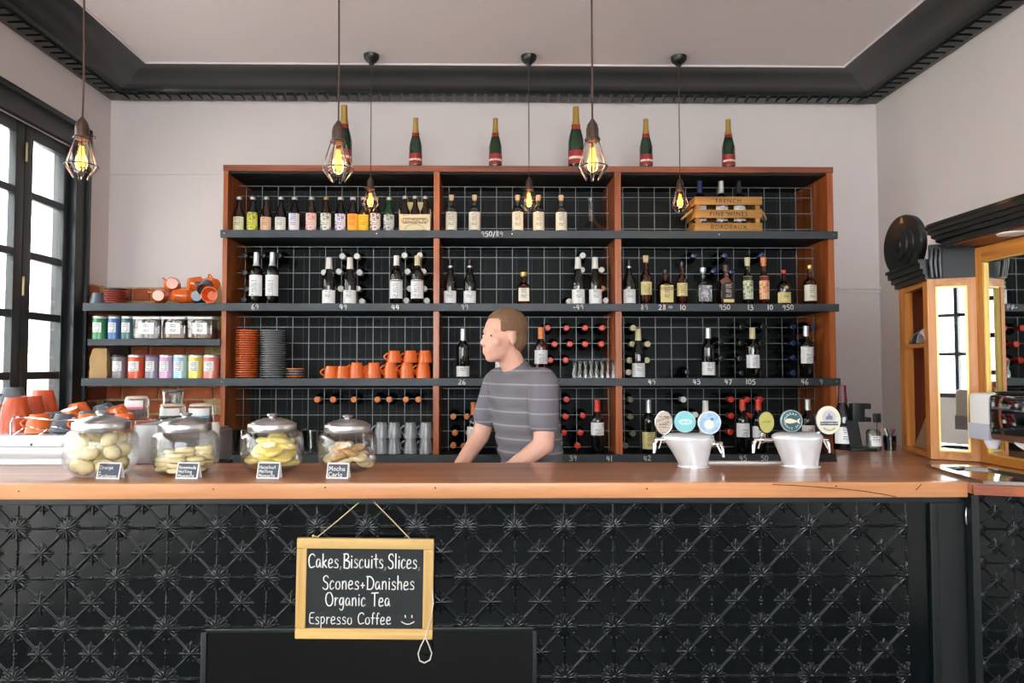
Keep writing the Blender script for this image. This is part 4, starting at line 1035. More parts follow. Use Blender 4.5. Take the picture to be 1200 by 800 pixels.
# tent cards
CHB = mat('small_chalkboard', (72,80,92), .7)
for px, x0, x1, y0, y1, ls, d in ((126,112,140,541,560,['Orange','+','Cardamom'],'in front of the leftmost jar'), (218.5,204.5,231,540,559,['Homemade','Melting','Moments'],'in front of the second jar'), (313.5,300,327,538,557,['Hazelnut','Melting','Moments'],'in front of the third jar'), (395,382,408,537,555,['Mocha','Carlo'],'in front of the rightmost jar')):
    Y = 2.09; wd = (x1-x0)/800*Y; hh = (y1-y0)/800*Y
    t = thing('tent_card', 'small white edged chalk tent card '+d, 'sign', (WX(px,Y,ZK), Y, ZK), -.10)
    fr = obj('front_panel', box(NB(), -wd/2, wd/2, -.0015, .0015, 0, hh, bev=.0006), mat('card_white', (232,230,226), .6), t, rot=(-.28,0,0), smooth=False)
    obj('back_panel', box(NB(), -wd/2, wd/2, -.0015, .0015, 0, hh, bev=.0006), mat('card_white'), t, loc=(0,hh*.53,0), rot=(.28,0,0), smooth=False)
    obj('board_face', box(NB(), -wd/2+.004, wd/2-.004, -.002, -.0014, .004, hh-.004), CHB, fr, smooth=False)
    n = len(ls); lh = (hh-.012)/n*.72; L3 = []
    for i, s in enumerate(ls):
        q = min(1.1, (wd-.014)/textw(s, lh, 1)); L3.append((s, -wd/2+.007, hh-.010-(i+.78)*(hh-.012)/n, lh, q))
    o = chalk(L3, CHALKM, 'chalk_lettering', fr, .15, .03); o.location.y = -.0022
# ------------------------------------------------------------------ coffee machine with cups on top
zm = WZ(509, 2.40); xm0, xm1 = -2.2, WX(155, 2.40, ZK)
cm_ = thing('coffee_machine', 'low white and steel coffee machine with cup rail at the left end of the bar', 'coffee machine', (-1.6, 2.40, ZK))
def Cm(nm, bm, m, sm_=True):
    for v in bm.verts: v.co -= Vector((-1.6, 2.40, ZK))
    return obj(nm, bm, m, cm_, sm_)
MW = mat('machine_white', (222,224,228), .3, coat=.4)
Cm('upper_panel', box(NB(), xm0, xm1, 2.385, 2.80, ZK+.062, zm, bev=.006), MW)
Cm('lower_panel', box(NB(), xm0, xm1-.004, 2.405, 2.80, ZK+.02, ZK+.060, bev=.004), STEEL)
Cm('base_rail', box(NB(), xm0, xm1, 2.39, 2.80, ZK, ZK+.02, bev=.004), MW)
Cm('side_housing', box(NB(), xm1, WX(187,2.42,ZK), 2.40, 2.80, ZK, zm+.035, bev=.008), mat('satin_steel', (176,176,178), .45, metal=.7))
Cm('side_knob', lathe(NB(), [(0,0),(.006,0),(.006,.01),(0,.011)], 12, ax='-Y', loc=(WX(180,2.4,ZK), 2.40, WZ(524,2.4))), BLACKCAP)
Cm('screw', lathe(NB(), [(0,0),(.0045,0),(.003,.002),(0,.0025)], 12, ax='-Y', loc=(WX(36,2.385,ZK), 2.385, WZ(520,2.385))), mat('dark_screw', (70,72,78), .4, metal=.8))
bm = NB(); yr = 2.40; xr0 = WX(12, yr, ZK)
for zz in (.058, .022):
    tube(bm, [(xm0, yr, zm+zz), (WX(-3,yr,zm), yr, zm+zz)], .0028, 6)
tube(bm, [(xr0, yr, zm), (xr0, yr, zm+.045), (xr0+.008, yr, zm+.06), (xr0+.03, yr, zm+.063), (WX(58,yr,zm), yr, zm+.052), (xm1+.06, yr, zm+.052), (xm1+.075, yr+.02, zm+.052), (xm1+.075, yr+.3, zm+.052)], .0034, 8)
for px in (30, 60): tube(bm, [(WX(px-14,yr,zm), yr, zm), (WX(px,yr,zm), yr, zm+.03), (WX(px+22,yr,zm), yr, zm+.018), (WX(px+40,yr,zm), yr, zm)], .002, 6)
for px in (-3, 98, 158): tube(bm, [(WX(px,yr,zm), yr, zm), (WX(px,yr,zm), yr, zm+.052)], .0028, 6)
Cm('cup_rail', bm, CHROME)
c_big = cup_proto(ORANGED, .058, .034, .125, 'latte_mug', True); c_md = cup_proto(ORANGE, .047, .03, .066, 'coffee_cup'); c_ms = cup_proto(SLATEG, .047, .03, .066, 'coffee_cup'); c_gb = cup_proto(SLATEG, .055, .034, .12, 'latte_mug')
G = 'tall rust orange mug upside down on the coffee machine'
place(c_big, (WX(18,2.52,zm), 2.52, zm+.1265), G+', nearest and leftmost', 'tall mugs on the machine', (PI,0,.2)); place(c_big, (WX(36,2.64,zm), 2.64, zm+.1265), G+', middle one', 'tall mugs on the machine', (PI,0,.5)); place(c_big, (WX(50,2.74,zm), 2.74, zm+.145), G+', rearmost and right', 'tall mugs on the machine', (PI,0,1.2))
place(c_gb, (WX(14,2.74,zm), 2.74, zm+.155), 'tall slate mug upside down behind the rust mugs on the coffee machine', 'tall mugs on the machine', (PI,0,1.2))
gm_ = 'orange cup in the jumble on the coffee machine beside the rail'
for px, yy, dz, pr, rot, d in ((46,2.47,.067,c_md,(PI,0,.1),'small orange cup upside down right behind the rail, left of the slate cup'),(76,2.47,.067,c_ms,(PI+.12,0,2.8),'slate cup upside down right behind the cup rail'),(80,2.60,.075,c_md,(PI-.3,0,2.6),'orange cup tilted behind the slate cup'),(62,2.57,.067,c_ms,(PI,0,2),'slate cup between the tall mugs and the slate front cup'),
  (103,2.58,.067,c_ms,(PI,.2,2),'slate cup left behind the first biscuit jar lid'),(103,2.47,.067,c_md,(PI,0,.6),'orange cup seen just left above the first biscuit jar'),(124,2.48,.067,c_ms,(PI,.1,2),'slate cup behind the first biscuit jar lid'),(134,2.58,.085,c_md,(PI-.35,0,2.4),'bright orange cup tilted at the right end of the cup jumble'),(145,2.49,.067,c_md,(PI,0,2.4),'bright orange cup low at the right end of the cup jumble'),(118,2.66,.09,c_ms,(PI-.3,.1,2.4),'slate cup tilted at the back of the jumble'),(90,2.7,.09,c_md,(PI-.2,.2,2),'orange cup at the back of the jumble')):
    place(pr, (WX(px,yy,zm), yy, zm+dz+.002), d, 'cups jumbled on the machine', rot)
# clip jars behind
bx0, bx1 = WX(188,2.8,ZK), WX(256,2.8,ZK)
sh_ = thing('steel_grinder_box', 'brushed steel box behind the second biscuit jar', 'appliance', ((bx0+bx1)/2, 2.85, ZK-.1))
obj('housing', box(NB(), -(bx1-bx0)/2, (bx1-bx0)/2, -.1, .1, -.962, .18, bev=.008), MC['satin_steel'], sh_)
obj('sloped_top', box(NB(), -(bx1-bx0)/2+.01, (bx1-bx0)/2-.01, -.09, .09, .18, .188, bev=.003), STEEL, sh_)
zj = ZK-.1+.188
def clipjar(px, Y, z, wpx, h, band, d):
    r = wpx/2/800*Y; t = thing('clip_top_jar', d, 'jar', (WX(px,Y,z), Y, z))
    obj('glass_body', lathe(NB(), [(0,0),(r*.95,0),(r,.004),(r,h*.85),(r*.9,h*.9),(r*.88,h*.9),(r*.96,h*.85),(r*.96,.005),(0,.005)], 24), JARG, t)
    obj('contents', lathe(NB(), [(0,.006),(r*.9,.006),(r*.9,h*.35),(0,h*.36)], 20), mat('cocoa_contents', (92,66,54), .9), t)
    obj('paper_label', patch(NB(), lambda z_: r, h*.42, h*.82, 2.0), mat('jar_paper', (232,230,228), .6), t); obj('label_band', patch(NB(), lambda z_: r, h*.42, h*.52, 2.0, off=.0014), band, t)
    obj('lid', lathe(NB(), [(0,h*.9),(r*.95,h*.9),(r*.95,h*.95),(r*.8,h),(0,h)], 24), mat('jar_lid_cream', (212,196,176), .5), t)
    obj('wire_clip', tube(NB(), [(r*.9,-r*.2,h*.95),(r*1.15,-r*.2,h*.85),(r*1.2,-r*.2,h*.6),(r*1.02,-r*.2,h*.5)], .0018, 6), STEEL, t)
clipjar(160, 2.72, zm+.036, 25, .085, mat('pink_band',(226,120,150),.6), 'clip top jar with pink banded label behind the first biscuit jar')
clipjar(202, 2.84, zj, 27, .10, mat('green_band',(70,120,90),.6), 'clip top jar with green banded label behind the second biscuit jar, left')
clipjar(236, 2.84, zj, 28, .10, mat('blue_band',(90,170,200),.6), 'clip top jar with blue banded label behind the second biscuit jar, right')
t = thing('stacked_glass', 'clear glass with dark lid standing on the green banded jar', 'glass', (WX(202,2.84,zj), 2.84, zj+.1005)); obj('glass_body', lathe(NB(), [(0,0),(.036,0),(.04,.05),(.038,.05),(.034,.003),(0,.003)], 20), CLG, t); obj('rim', lathe(NB(), [(.036,.048),(.041,.048),(.041,.055),(.036,.055)], 20), mat('dark_rim',(70,84,90),.4), t)
t = thing('white_canister', 'slim white plastic canister between the second jar and the shelving', 'canister', (WX(250.5,2.62,ZK), 2.62, 0)); obj('can_body', lathe(NB(), [(0,ZK-.02),(.02,ZK-.02),(.021,zj+.03),(.016,zj+.04),(0,zj+.04)], 20), mat('canister_plastic',(206,204,198),.4), t); obj('under_shelf', box(NB(), -.05, .05, -.05, .06, ZK-.04, ZK-.02), BLACKM, t)
# work bench under the bar on the staff side
wbn = thing('work_bench', 'low black work bench on the staff side of the bar', 'bench', (0, 2.6, 0))
obj('bench_top', box(NB(), -2.2, 1.0, -.17, .10, .87, .90), STEEL, wbn, smooth=False); obj('bench_body', box(NB(), -2.2, 1.0, -.16, .04, 0, .87), BLACKM, wbn, smooth=False)
# ------------------------------------------------------------------ beer taps
FROST = mat('frosted_metal', (226,229,232), .22, metal=.35, coat=.5, var=.06, vscale=25)
def font(px_, Y, top, bot, d, flip=1):
    """top: (x0,x1,y) bot: (x0,x1,y) pixel outline of the flared tower"""
    z0 = ZK; t = thing('beer_font', d, 'beer tap', (WX(sum(bot[:2])/2, Y, ZK), Y, ZK), 0, 'beer fonts on the bar')
    rows = []
    H = WZ(top[2], Y)-ZK
    b0, b1 = WX(bot[0],Y,ZK)-t.location.x, WX(bot[1],Y,ZK)-t.location.x
    t0, t1 = WX(top[0],Y,ZK+H)-t.location.x, WX(top[1],Y,ZK+H)-t.location.x
    bm = NB(); n = 32
    for k in range(15):
        f = k/14; g_ = f**1.25
        xa = b0+(t0-b0)*g_; xb = b1+(t1-b1)*g_; z = H*.84*f; dep = .042+.006*f
        rows.append([bm.verts.new(((xa+xb)/2+(xb-xa)/2*math.cos(2*PI*i/n), dep*math.sin(2*PI*i/n), z)) for i in range(n)])
    for k in range(1, 7):       # domed cap
        f = k/6; s_ = math.cos(f*PI/2*.96); s2_ = .55+.45*s_
        xa, xb = t0, t1; cx_ = (xa+xb)/2+.0*f
        rows.append([bm.verts.new((cx_+(xb-xa)/2*s2_*math.cos(2*PI*i/n), (.048*s_)*math.sin(2*PI*i/n), H*.84+H*.16*math.sin(f*PI/2))) for i in range(n)])
    for a, b in zip(rows, rows[1:]):
        for i in range(n): j = (i+1) % n; bm.faces.new((a[i], a[j], b[j], b[i]))
    bm.faces.new(rows[-1]); bm.faces.new(rows[0][::-1])
    obj('tower', bm, FROST, t, ang=60)
    obj('base_ring', lathe(NB(), [(0,0),((b1-b0)/2+.006,0),((b1-b0)/2+.006,.003),((b1-b0)/2,.004),(0,.004)], 32, sxy=(1,.9)), FROST, t)
    return t, H
def badge(t, px, py, wpx, hpx, Y, m, rim, name='badge'):
    c = W(px, py, Y)-t.location; c.z = W(px,py,Y).z-t.location.z
    rx, rz = wpx/2/800*Y, hpx/2/800*Y
    b = obj('tap_badge', lathe(NB(), [(0,-.006),(.96,-.006),(1,-.004),(1,.004),(.93,.006),(.9,.005),(0,.005)], 40, ax='-Y'), rim, t, loc=c)
    for v in b.data.vertices: v.co.x *= rx; v.co.z *= rz
    f_ = obj('badge_face', lathe(NB(), [(0,0),(.9,0),(.9,.0007),(0,.0008)], 40, ax='-Y'), m, b, loc=(0,-.005,0))
    for v in f_.data.vertices: v.co.x *= rx; v.co.z *= rz
    return b, rx, rz
def arc_text(b, s, R, size, m, top=True, sxx=1):
    n = len(s); span = size*.78*n/R
    for i, c in enumerate(s):
        if c == ' ': continue
        a = (-span/2+span*(i+.5)/n)
        if top: x, z, rt_ = R*math.sin(a)*sxx, R*math.cos(a), a
        else: x, z, rt_ = R*math.sin(a)*sxx, -R*math.cos(a), -a
        o = link('badge_letter', text_mesh(c, size, m), b, (x, -.0064, z)); o.rotation_euler = Euler((PI/2, 0, 0)); o.rotation_euler = (Matrix.Rotation(rt_, 3, 'Y') @ Matrix.Rotation(PI/2, 3, 'X')).to_euler()
def line_text(b, s, x, z, size, m, y=-.0064, ry=0): 
    o = link('badge_letter', text_mesh(s, size, m), b, (x, y, z)); o.rotation_euler = (Matrix.Rotation(ry, 3, 'Y') @ Matrix.Rotation(PI/2, 3, 'X')).to_euler()
def tapset(t, px, py, Y, out, label_=None):
    """chrome tap: barrel to the side, spout down, lever up to the badge"""
    c = W(px, py, Y)-t.location
    bm = NB()
    tube(bm, [(c.x-out*.035, 0, c.z-.002), (c.x, 0, c.z), (c.x+out*.03, 0, c.z)], .008, 12)
    ball(bm, (c.x, 0, c.z), .0125, n=14)
    tube(bm, [(c.x+out*.018, 0, c.z), (c.x+out*.028, 0, c.z-.01), (c.x+out*.032, -.004, c.z-.045)], .0065, 10, rr=[.0065,.008,.0055])
    tube(bm, [(c.x, 0, c.z+.008), (c.x-out*.004, -.002, c.z+.028)], .005, 8)
    tube(bm, [(c.x+out*.008, -.01, c.z), (c.x+out*.02, -.016, c.z-.028)], .003, 8)
    obj('tap', bm, CHROME, t)
YP = 2.335
t1, H1 = font(810, YP, (776,836,507), (796,829,544), 'frosted flared beer font with beige, aqua and blue badges, left of the two')
t2, H2 = font(930, YP, (904,964,506), (918,958,545), 'frosted flared beer font with olive, fish and cream badges, right of the two')
tapset(t1, 777, 515, YP, -1); tapset(t1, 836, 520, YP, 1); tapset(t2, 893, 515, YP, -1); tapset(t2, 960, 515, YP, 1)
NAVY = mat('badge_navy', (36,60,84), .5); TEAL = mat('badge_teal', (28,84,92), .4, coat=.4); WH = mat('badge_white', (226,228,226), .4, coat=.3)
b, rx, rz = badge(t1, 777.5, 495, 21, 28, YP-.04, paper('beige_badge',(196,184,166),(110,100,90),blob=0), CHROME)
line_text(b, 'ORCHARD', 0, .012, .0115, mat('badge_brown',(92,78,66),.6), ry=-.3); line_text(b, 'CIDER', .002, -.002, .012, MC['badge_brown'], ry=-.3)
b, rx, rz = badge(t1, 802.5, 494, 25, 25, YP-.04, mat('aqua_badge',(128,200,206),.4,coat=.3), mat('aqua_rim',(150,206,212),.4))
q = obj('badge_band', lathe(NB(), [(0,0),(1,0),(1,.0008),(0,.001)], 28, ax='-Y'), mat('pale_aqua',(176,222,220),.5), b, loc=(0,-.0058,0))
for v in q.data.vertices: v.co.x *= .023; v.co.z *= .010
line_text(b, 'pale ale', 0, 0, .0095, mat('pinkish_ink',(196,120,140),.6), y=-.0072)
b, rx, rz = badge(t1, 831, 495, 27, 27, YP-.04, mat('sky_badge',(158,196,228),.4,coat=.3,var=.25,vscale=60), WH)
q = obj('badge_sun', lathe(NB(), [(0,0),(.016,0),(.016,.0008),(0,.001)], 24, ax='-Y'), mat('pale_yellow',(222,228,206),.5), b, loc=(-.002,-.0055,-.006)); 
q = obj('badge_bird', ball(NB(), (0,0,0), .005, (1.2,.15,1), 12), mat('royal_blue',(70,120,196),.5), b, loc=(.008,-.0062,.012))
b, rx, rz = badge(t2, 897.5, 494.5, 19, 27, YP-.04, mat('olive_badge',(176,172,84),.4,coat=.3), mat('dark_chrome',(84,80,76),.15,metal=1))
line_text(b, 'LAGER', 0, .002, .0095, mat('olive_ink',(110,84,60),.6))
b, rx, rz = badge(t2, 927, 493, 26, 26, YP-.04, TEAL, mat('teal_rim',(150,176,178),.3,metal=.4))
bm = NB(); pts = [(-.025,0),(-.018,.007),(-.004,.0085),(.012,.003),(.018,.0015),(.026,.008),(.024,0),(.026,-.008),(.018,-.0025),(.008,-.006),(-.006,-.0085),(-.018,-.0065)]
a_v = [bm.verts.new((x, -.0066, z)) for x, z in pts]; b_v = [bm.verts.new((x, -.0055, z)) for x, z in pts]; bm.faces.new(a_v); bm.faces.new(b_v[::-1])
for i in range(len(pts)): bm.faces.new((a_v[i], a_v[(i+1)%len(pts)], b_v[(i+1)%len(pts)], b_v[i]))
obj('fish_emblem', bm, mat('fish_cream',(232,220,190),.5), b, smooth=False)
arc_text(b, "MURRAY'S", .024, .0115, WH, True); arc_text(b, 'WHALE ALE', .025, .0105, WH, False)
b, rx, rz = badge(t2, 970.5, 492, 28, 33, YP-.05, mat('cream_badge',(222,218,186),.4,coat=.3), WH)
q = obj('badge_picture', lathe(NB(), [(0,0),(.023,0),(.023,.0008),(0,.001)], 28, ax='-Y'), mat('pale_mauve',(190,190,204),.5), b, loc=(0,-.0055,.010))
bm = NB(); prism_pts = [(-.012,-.002),(-.010,.008),(-.004,.010),(0,.022),(.004,.012),(.011,.010),(.012,-.002)]
vv_ = [bm.verts.new((x, -.0068, z+.004)) for x, z in prism_pts]; bm.faces.new(vv_); obj('badge_drawing', bm, mat('drawing_grey',(120,120,134),.6), b, smooth=False)
obj('badge_banner', box(NB(), -.030, .030, -.0072, -.0058, -.017, -.005, bev=.001), NAVY, b, smooth=False); line_text(b, 'OLD HARBOUR', 0, -.011, .0085, WH, y=-.0078)
arc_text(b, 'BREWING', .034, .009, NAVY, False, .85)
# drip tray behind the taps
o = thing('drip_mat', 'flat white drip mat on the bar behind the two taps', 'mat', (WX(870,2.41,ZK), 2.405, ZK)); obj('mat_body', box(NB(), -.14, .14, -.018, .018, 0, .006, bev=.002), mat('mat_white',(222,220,216),.5), o)
# ------------------------------------------------------------------ pendant lamps
def pendant():
    t = thing('pendant_lamp', 'x', 'lamp', (0,0,-5))     # origin at socket top
    obj('socket', lathe(NB(), [(0,0),(.004,0),(.008,-.006),(.016,-.018),(.0195,-.034),(.0195,-.058),(.022,-.060),(.022,-.068),(.018,-.072),(0,-.072)], 20), BRONZE, t)
    bl = obj('bulb', lathe(NB(), [(.010,-.070),(.016,-.082),(.024,-.105),(.030,-.130),(.0315,-.145),(.028,-.160),(.018,-.171),(.0,-.175)], 24), glass('bulb_glass',(255,244,226),.5,.05), t)
    FI = mat('glowing_filament', (255,150,46), .5, emit=2.2)
    bm = NB()
    for k in range(8):
        a = 2*PI*k/8; b_ = a+PI/8
        tube(bm, [(.005*math.cos(a),.005*math.sin(a),-.092), (.0125*math.cos(a),.0125*math.sin(a),-.150), (.0115*math.cos(b_),.0115*math.sin(b_),-.152), (.005*math.cos(b_),.005*math.sin(b_),-.094)], .0011, 5)
    obj('filament', bm, FI, bl)
    bm = NB(); R = .046; zr_ = -.152
    for k in range(6):
        a = 2*PI*k/6; c, s = math.cos(a), math.sin(a); c2, s2 = math.cos(a+.28), math.sin(a+.28)
        tube(bm, [(.021*c,.021*s,-.066),(.025*c,.025*s,-.078),(R*c,R*s,zr_),(R*c,R*s,zr_-.004),(.024*c,.024*s,-.186),(.022*c,.022*s,-.190),(.022*c2,.022*s2,-.190),(.024*c2,.024*s2,-.186),(R*c2*.99,R*s2*.99,zr_)], .0017, 6)
    tube(bm, [(R*math.cos(2*PI*k/32), R*math.sin(2*PI*k/32), zr_) for k in range(32)], .0019, 6, closed=True)
    tube(bm, [(.0225*math.cos(2*PI*k/24), .0225*math.sin(2*PI*k/24), -.066) for k in range(24)], .0028, 6, closed=True)
    tube(bm, [(.02,0,-.066),(.036,0,-.064)], .003, 6); ball(bm, (.038,0,-.064), .005, n=8)
    obj('wire_cage', bm, mat('cage_wire',(96,98,104),.25,metal=.9), t)
    return t
pp = pendant()
for px, Y, yb, d in ((95,2.10,208.5,'large pendant lamp in a wire cage hanging by the left window'), (396,2.10,212.5,'large caged pendant lamp hanging in front of the leftmost magnum'), (694.5,2.10,210,'large caged pendant lamp hanging right of the middle magnum'), (434,3.80,247,'small caged pendant lamp glowing over the beer bottles'), (620,3.80,247,'small caged pendant lamp over the corked bottles'), (797,3.80,248,'small caged pendant lamp left of the wooden crate')):
    zbot = WZ(yb, Y, px); zt_ = zbot+.19; loc = (WX(px,Y,zbot), Y, zt_)
    if pp.location.z < -4: t = pp; t.location = loc; t['label'] = d; t['group'] = 'caged pendant lamps'; bpy.context.view_layer.update(); KIDS.clear()
    else: t = dup(pp, loc, .4*px, d, 'caged pendant lamps')
    top = ZC if Y < 3.9 else ZC-.003
    KIDS['pp'] = KIDS.get('pp', []) + [(t, top-zt_, Y, px)]
for t, hh, Y, px in KIDS.pop('pp'):
    dx = .004 if Y < 3 else 0
    obj('cord', tube(NB(), [(0,0,-.002), (dx*.3,0,hh*.15), (-dx,0,hh*.4), (dx*1.3,0,hh*.75), (0,0,hh)], .0030 if Y < 3 else .0026, 6), CORD, t)
    obj('ceiling_rose', lathe(NB(), [(0,hh-.06),(.012,hh-.058),(.016,hh-.045),(.03,hh-.035),(.042,hh-.02),(.045,hh),(0,hh)], 24), BLACK, t)
    l = bpy.data.lights.new('bulb_light', 'POINT'); l.energy = .25; l.color = (1,.62,.3); l.shadow_soft_size = .02
    lo = bpy.data.objects.new('bulb_light', l); COL.objects.link(lo); lo.parent = t; lo.location = (0,0,-.13)
# ------------------------------------------------------------------ mirrored oak cabinet on the right
P0, P1, P2, P3_ = Vector((1.71,2.80)), Vector((1.62,2.48)), Vector((1.75,2.41)), Vector((1.745,1.40))
cab = thing('mirrored_cabinet', 'honey oak mirrored back bar cabinet with black cornice and round finial on the right', 'cabinet', (1.75, 2.3, ZK))
OFF = Vector((1.75, 2.3, ZK))
def Cb(nm, bm, m, sm_=False, par=None):
    for v in bm.verts: v.co -= OFF
    return obj(nm, bm, m, par or cab, sm_)
def wallseg(bm, A_, B2, z0, z1, t0, t1, u0=0, u1=1, bev=0):
    """slab on the line A->B, from t0 to t1 behind its face (the face is seen from the left/front)"""
    d = (B2-A_); n = Vector((-d.y, d.x)).normalized()     # behind
    if n.x < 0: n = -n
    a, b = A_+d*u0, A_+d*u1
    prism(bm, [tuple(a+n*t0), tuple(b+n*t0), tuple(b+n*t1), tuple(a+n*t1)], z0, z1)
    return bm
zA0, zA1 = ZK+.003, EYE+.322
# face A: open shelves
Cb('stile', wallseg(NB(), P0, P1, zA0, zA1, 0, .03, 0, .20), OAK); Cb('stile', wallseg(NB(), P0, P1, zA0, zA1, 0, .03, .86, 1), OAK)
Cb('rail', wallseg(NB(), P0, P1, zA1-.022, zA1, 0, .03, .2, .86), OAKX); Cb('rail', wallseg(NB(), P0, P1, zA0, zA0+.02, 0, .03, .2, .86), OAKX)
Cb('inner_panel', wallseg(NB(), P0, P1, zA0+.0, zA1, .10, .11, -.0, 1.0), PANEL)
Cb('inner_side', wallseg(NB(), P0, P1, zA0, zA1, .03, .11, 0, .05), PANEL)
Cb('inner_shelf', wallseg(NB(), P0, P1, EYE+.075, EYE+.09, .0, .10, .12, .9), OAKX)
Cb('cabinet_roof', wallseg(NB(), P0, P1, zA1-.006, zA1, .0, .11, 0, 1), PANEL)
# face B: narrow mirror
def mirror_face(A_, B2, z0, z1, st0, st1, rb, rtp, label_=None):
    L_ = (B2-A_).length; a0, a1 = st0/L_, 1-st1/L_
    Cb('stile', wallseg(NB(), A_, B2, z0, z1, 0, .03, 0, a0), OAK); Cb('stile', wallseg(NB(), A_, B2, z0, z1, 0, .03, a1, 1), OAK)
    Cb('rail', wallseg(NB(), A_, B2, z0, z0+rb, 0, .03, a0, a1), OAKX); Cb('rail', wallseg(NB(), A_, B2, z1-rtp, z1, 0, .03, a0, a1), OAKX)
    Cb('mirror', wallseg(NB(), A_, B2, z0+rb, z1-rtp, .012, .018, a0, a1), MIRROR)
    e0, e1 = .006/L_, .006/L_
    bm = NB(); wallseg(bm, A_, B2, z0+rb, z1-rtp, .003, .012, a0, a0+e0); wallseg(bm, A_, B2, z0+rb, z1-rtp, .003, .012, a1-e1, a1); wallseg(bm, A_, B2, z1-rtp-.006, z1-rtp, .003, .012, a0, a1); wallseg(bm, A_, B2, z0+rb, z0+rb+.006, .003, .012, a0, a1)
    Cb('gilt_bead', bm, mat('gilt_beading', (216,178,96), .3, metal=.4))
mirror_face(P1, P2, zA0, zA1, .026, .026, .03, .028)
zC1 = EYE+.425
mirror_face(P2+Vector((0,-.0)), P3_, zA0, zC1, .03, .03, .028, .05)
# black frieze and cornice
Cb('frieze', wallseg(NB(), P1+Vector((.01,.0)), P2, zA1, EYE+.45, 0, .05), BLACKM)
bm = NB(); wallseg(bm, P0+Vector((.0,.02)), P1, zA1, zA1+.02, -.005, .12); wallseg(bm, P0+Vector((.0,.03)), P1, zA1+.02, zA1+.04, -.012, .12); wallseg(bm, P0+Vector((0,.035)), P1, zA1+.04, zA1+.062, -.022, .12); wallseg(bm, P0+Vector((0,.04)), P1, zA1+.062, zA1+.075, -.028, .12)
Cb('ledge_moulding', bm, BLACK)
# main canopy with rounded corner: stepped mouldings
bm = NB()
for (z0, z1, o_) in ((.432,.452,.035),(.452,.468,.022),(.468,.484,.012),(.484,.500,.004),(.500,.512,0)):
    x0 = 1.585+o_; yb_ = 2.50-o_; rc_ = .10
    poly = [(x0, 1.3), (x0, yb_-rc_)]+[(x0+rc_-rc_*math.cos(a), yb_-rc_+rc_*math.sin(a)) for a in [PI/2*k/8 for k in range(1, 9)]]+[(1.95, yb_), (1.95, 1.3)]
    prism(bm, poly, EYE+z0, EYE+z1)
Cb('cornice', bm, BLACK)
Cb('soffit', box(NB(), 1.64, 1.93, 1.32, 2.36, EYE+.427, EYE+.4315), PANEL)
Cb('downlight', lathe(NB(), [(0,EYE+.421),(.035,EYE+.421),(.045,EYE+.423),(.045,EYE+.4275),(0,EYE+.4275)], 24, loc=(1.68,2.14,0)), mat('downlight_white',(240,238,232),.4), True)
bm = NB()
for k in range(3): tube(bm, [(1.628+k*.012, 2.462-k*.006, zA1+.005), (1.622+k*.012, 2.458-k*.006, EYE+.38), (1.628+k*.012, 2.46-k*.006, EYE+.432)], .006, 8)
Cb('fluted_bracket', bm, BLACK, True)
# round stepped finial disc facing the bar
dc = W(1064.5, 284, 2.775); 
bm = NB(); lathe(bm, [(0,-.03),(.125,-.03),(.127,-.01),(.124,-.003),(.09,0),(.088,.006),(.062,.008),(.058,.014),(.03,.016),(.028,.022),(0,.024)], 40, ax='-X')
for v in bm.verts: v.co -= OFF
fd = obj('finial_disc', bm, BLACK, cab, ang=22); fd.location = Vector((1.70, 2.775, zA1+.075+.103))-OFF+OFF
fd.data.transform(Matrix.Translation(OFF)); fd.location = Vector((1.70, 2.765, zA1+.075+.100))-OFF
# carcass behind the faces
bm = NB(); prism(bm, [(P0.x+.115,P0.y+.02),(P1.x+.13,P1.y-.02),(P2.x+.035,P2.y-.03),(P3_.x+.035,P3_.y),(2.2,P3_.y),(2.2,P0.y+.02)], zA0, EYE+.43)
Cb('carcass', bm, PANEL)
# light patch shaped as a beige wedge in the niche, cloths on its shelf
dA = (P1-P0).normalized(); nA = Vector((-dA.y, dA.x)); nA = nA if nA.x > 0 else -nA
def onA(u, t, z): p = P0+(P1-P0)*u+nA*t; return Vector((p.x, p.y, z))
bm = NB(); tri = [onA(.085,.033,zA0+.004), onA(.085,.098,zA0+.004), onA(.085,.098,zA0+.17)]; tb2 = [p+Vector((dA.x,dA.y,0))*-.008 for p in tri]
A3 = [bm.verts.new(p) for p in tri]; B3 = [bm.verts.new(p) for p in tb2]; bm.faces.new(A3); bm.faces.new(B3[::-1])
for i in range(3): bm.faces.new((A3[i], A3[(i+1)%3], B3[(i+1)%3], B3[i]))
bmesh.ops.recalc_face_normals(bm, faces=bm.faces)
tag(obj('light_patch_wedge', bm, mat('beige_light_patch',(206,176,138),.6), smooth=False), 'beige triangular wedge shaped as a light patch in the lower cabinet niche', 'light patch')
def cloth(u0, t0, z0, L_, Wd, Hh, m, nm, lab_, seed):
    random.seed(seed); bm = NB(); N = 12; rows = []
    for i in range(N+1):
        r = []
        for j in range(9):
            a = i/N; b_ = j/8; hgt = Hh*math.sin(PI*min(1,a*1.0))**.6*(.6+.4*math.sin(b_*PI))+random.uniform(0,.006)
            p = onA(u0+L_*a, t0+Wd*b_, z0+hgt); r.append(bm.verts.new(p))
        rows.append(r)
    for a, b in zip(rows, rows[1:]):
        for j in range(8): bm.faces.new((a[j], b[j], b[j+1], a[j+1]))
    bnd = [rows[0], [r[-1] for r in rows], rows[-1][::-1], [r[0] for r in rows][::-1]]
    o = obj(nm, bm, m, ang=80); md = o.modifiers.new('thick', 'SOLIDIFY'); md.thickness = .004; md.offset = 1; tag(o, lab_, 'cloth')
cloth(.28, .01, EYE+.091, .55, .075, .055, mat('grey_felt',(104,108,108),.9), 'folded_cloth', 'crumpled grey cloth on the shelf of the oak cabinet', 3)
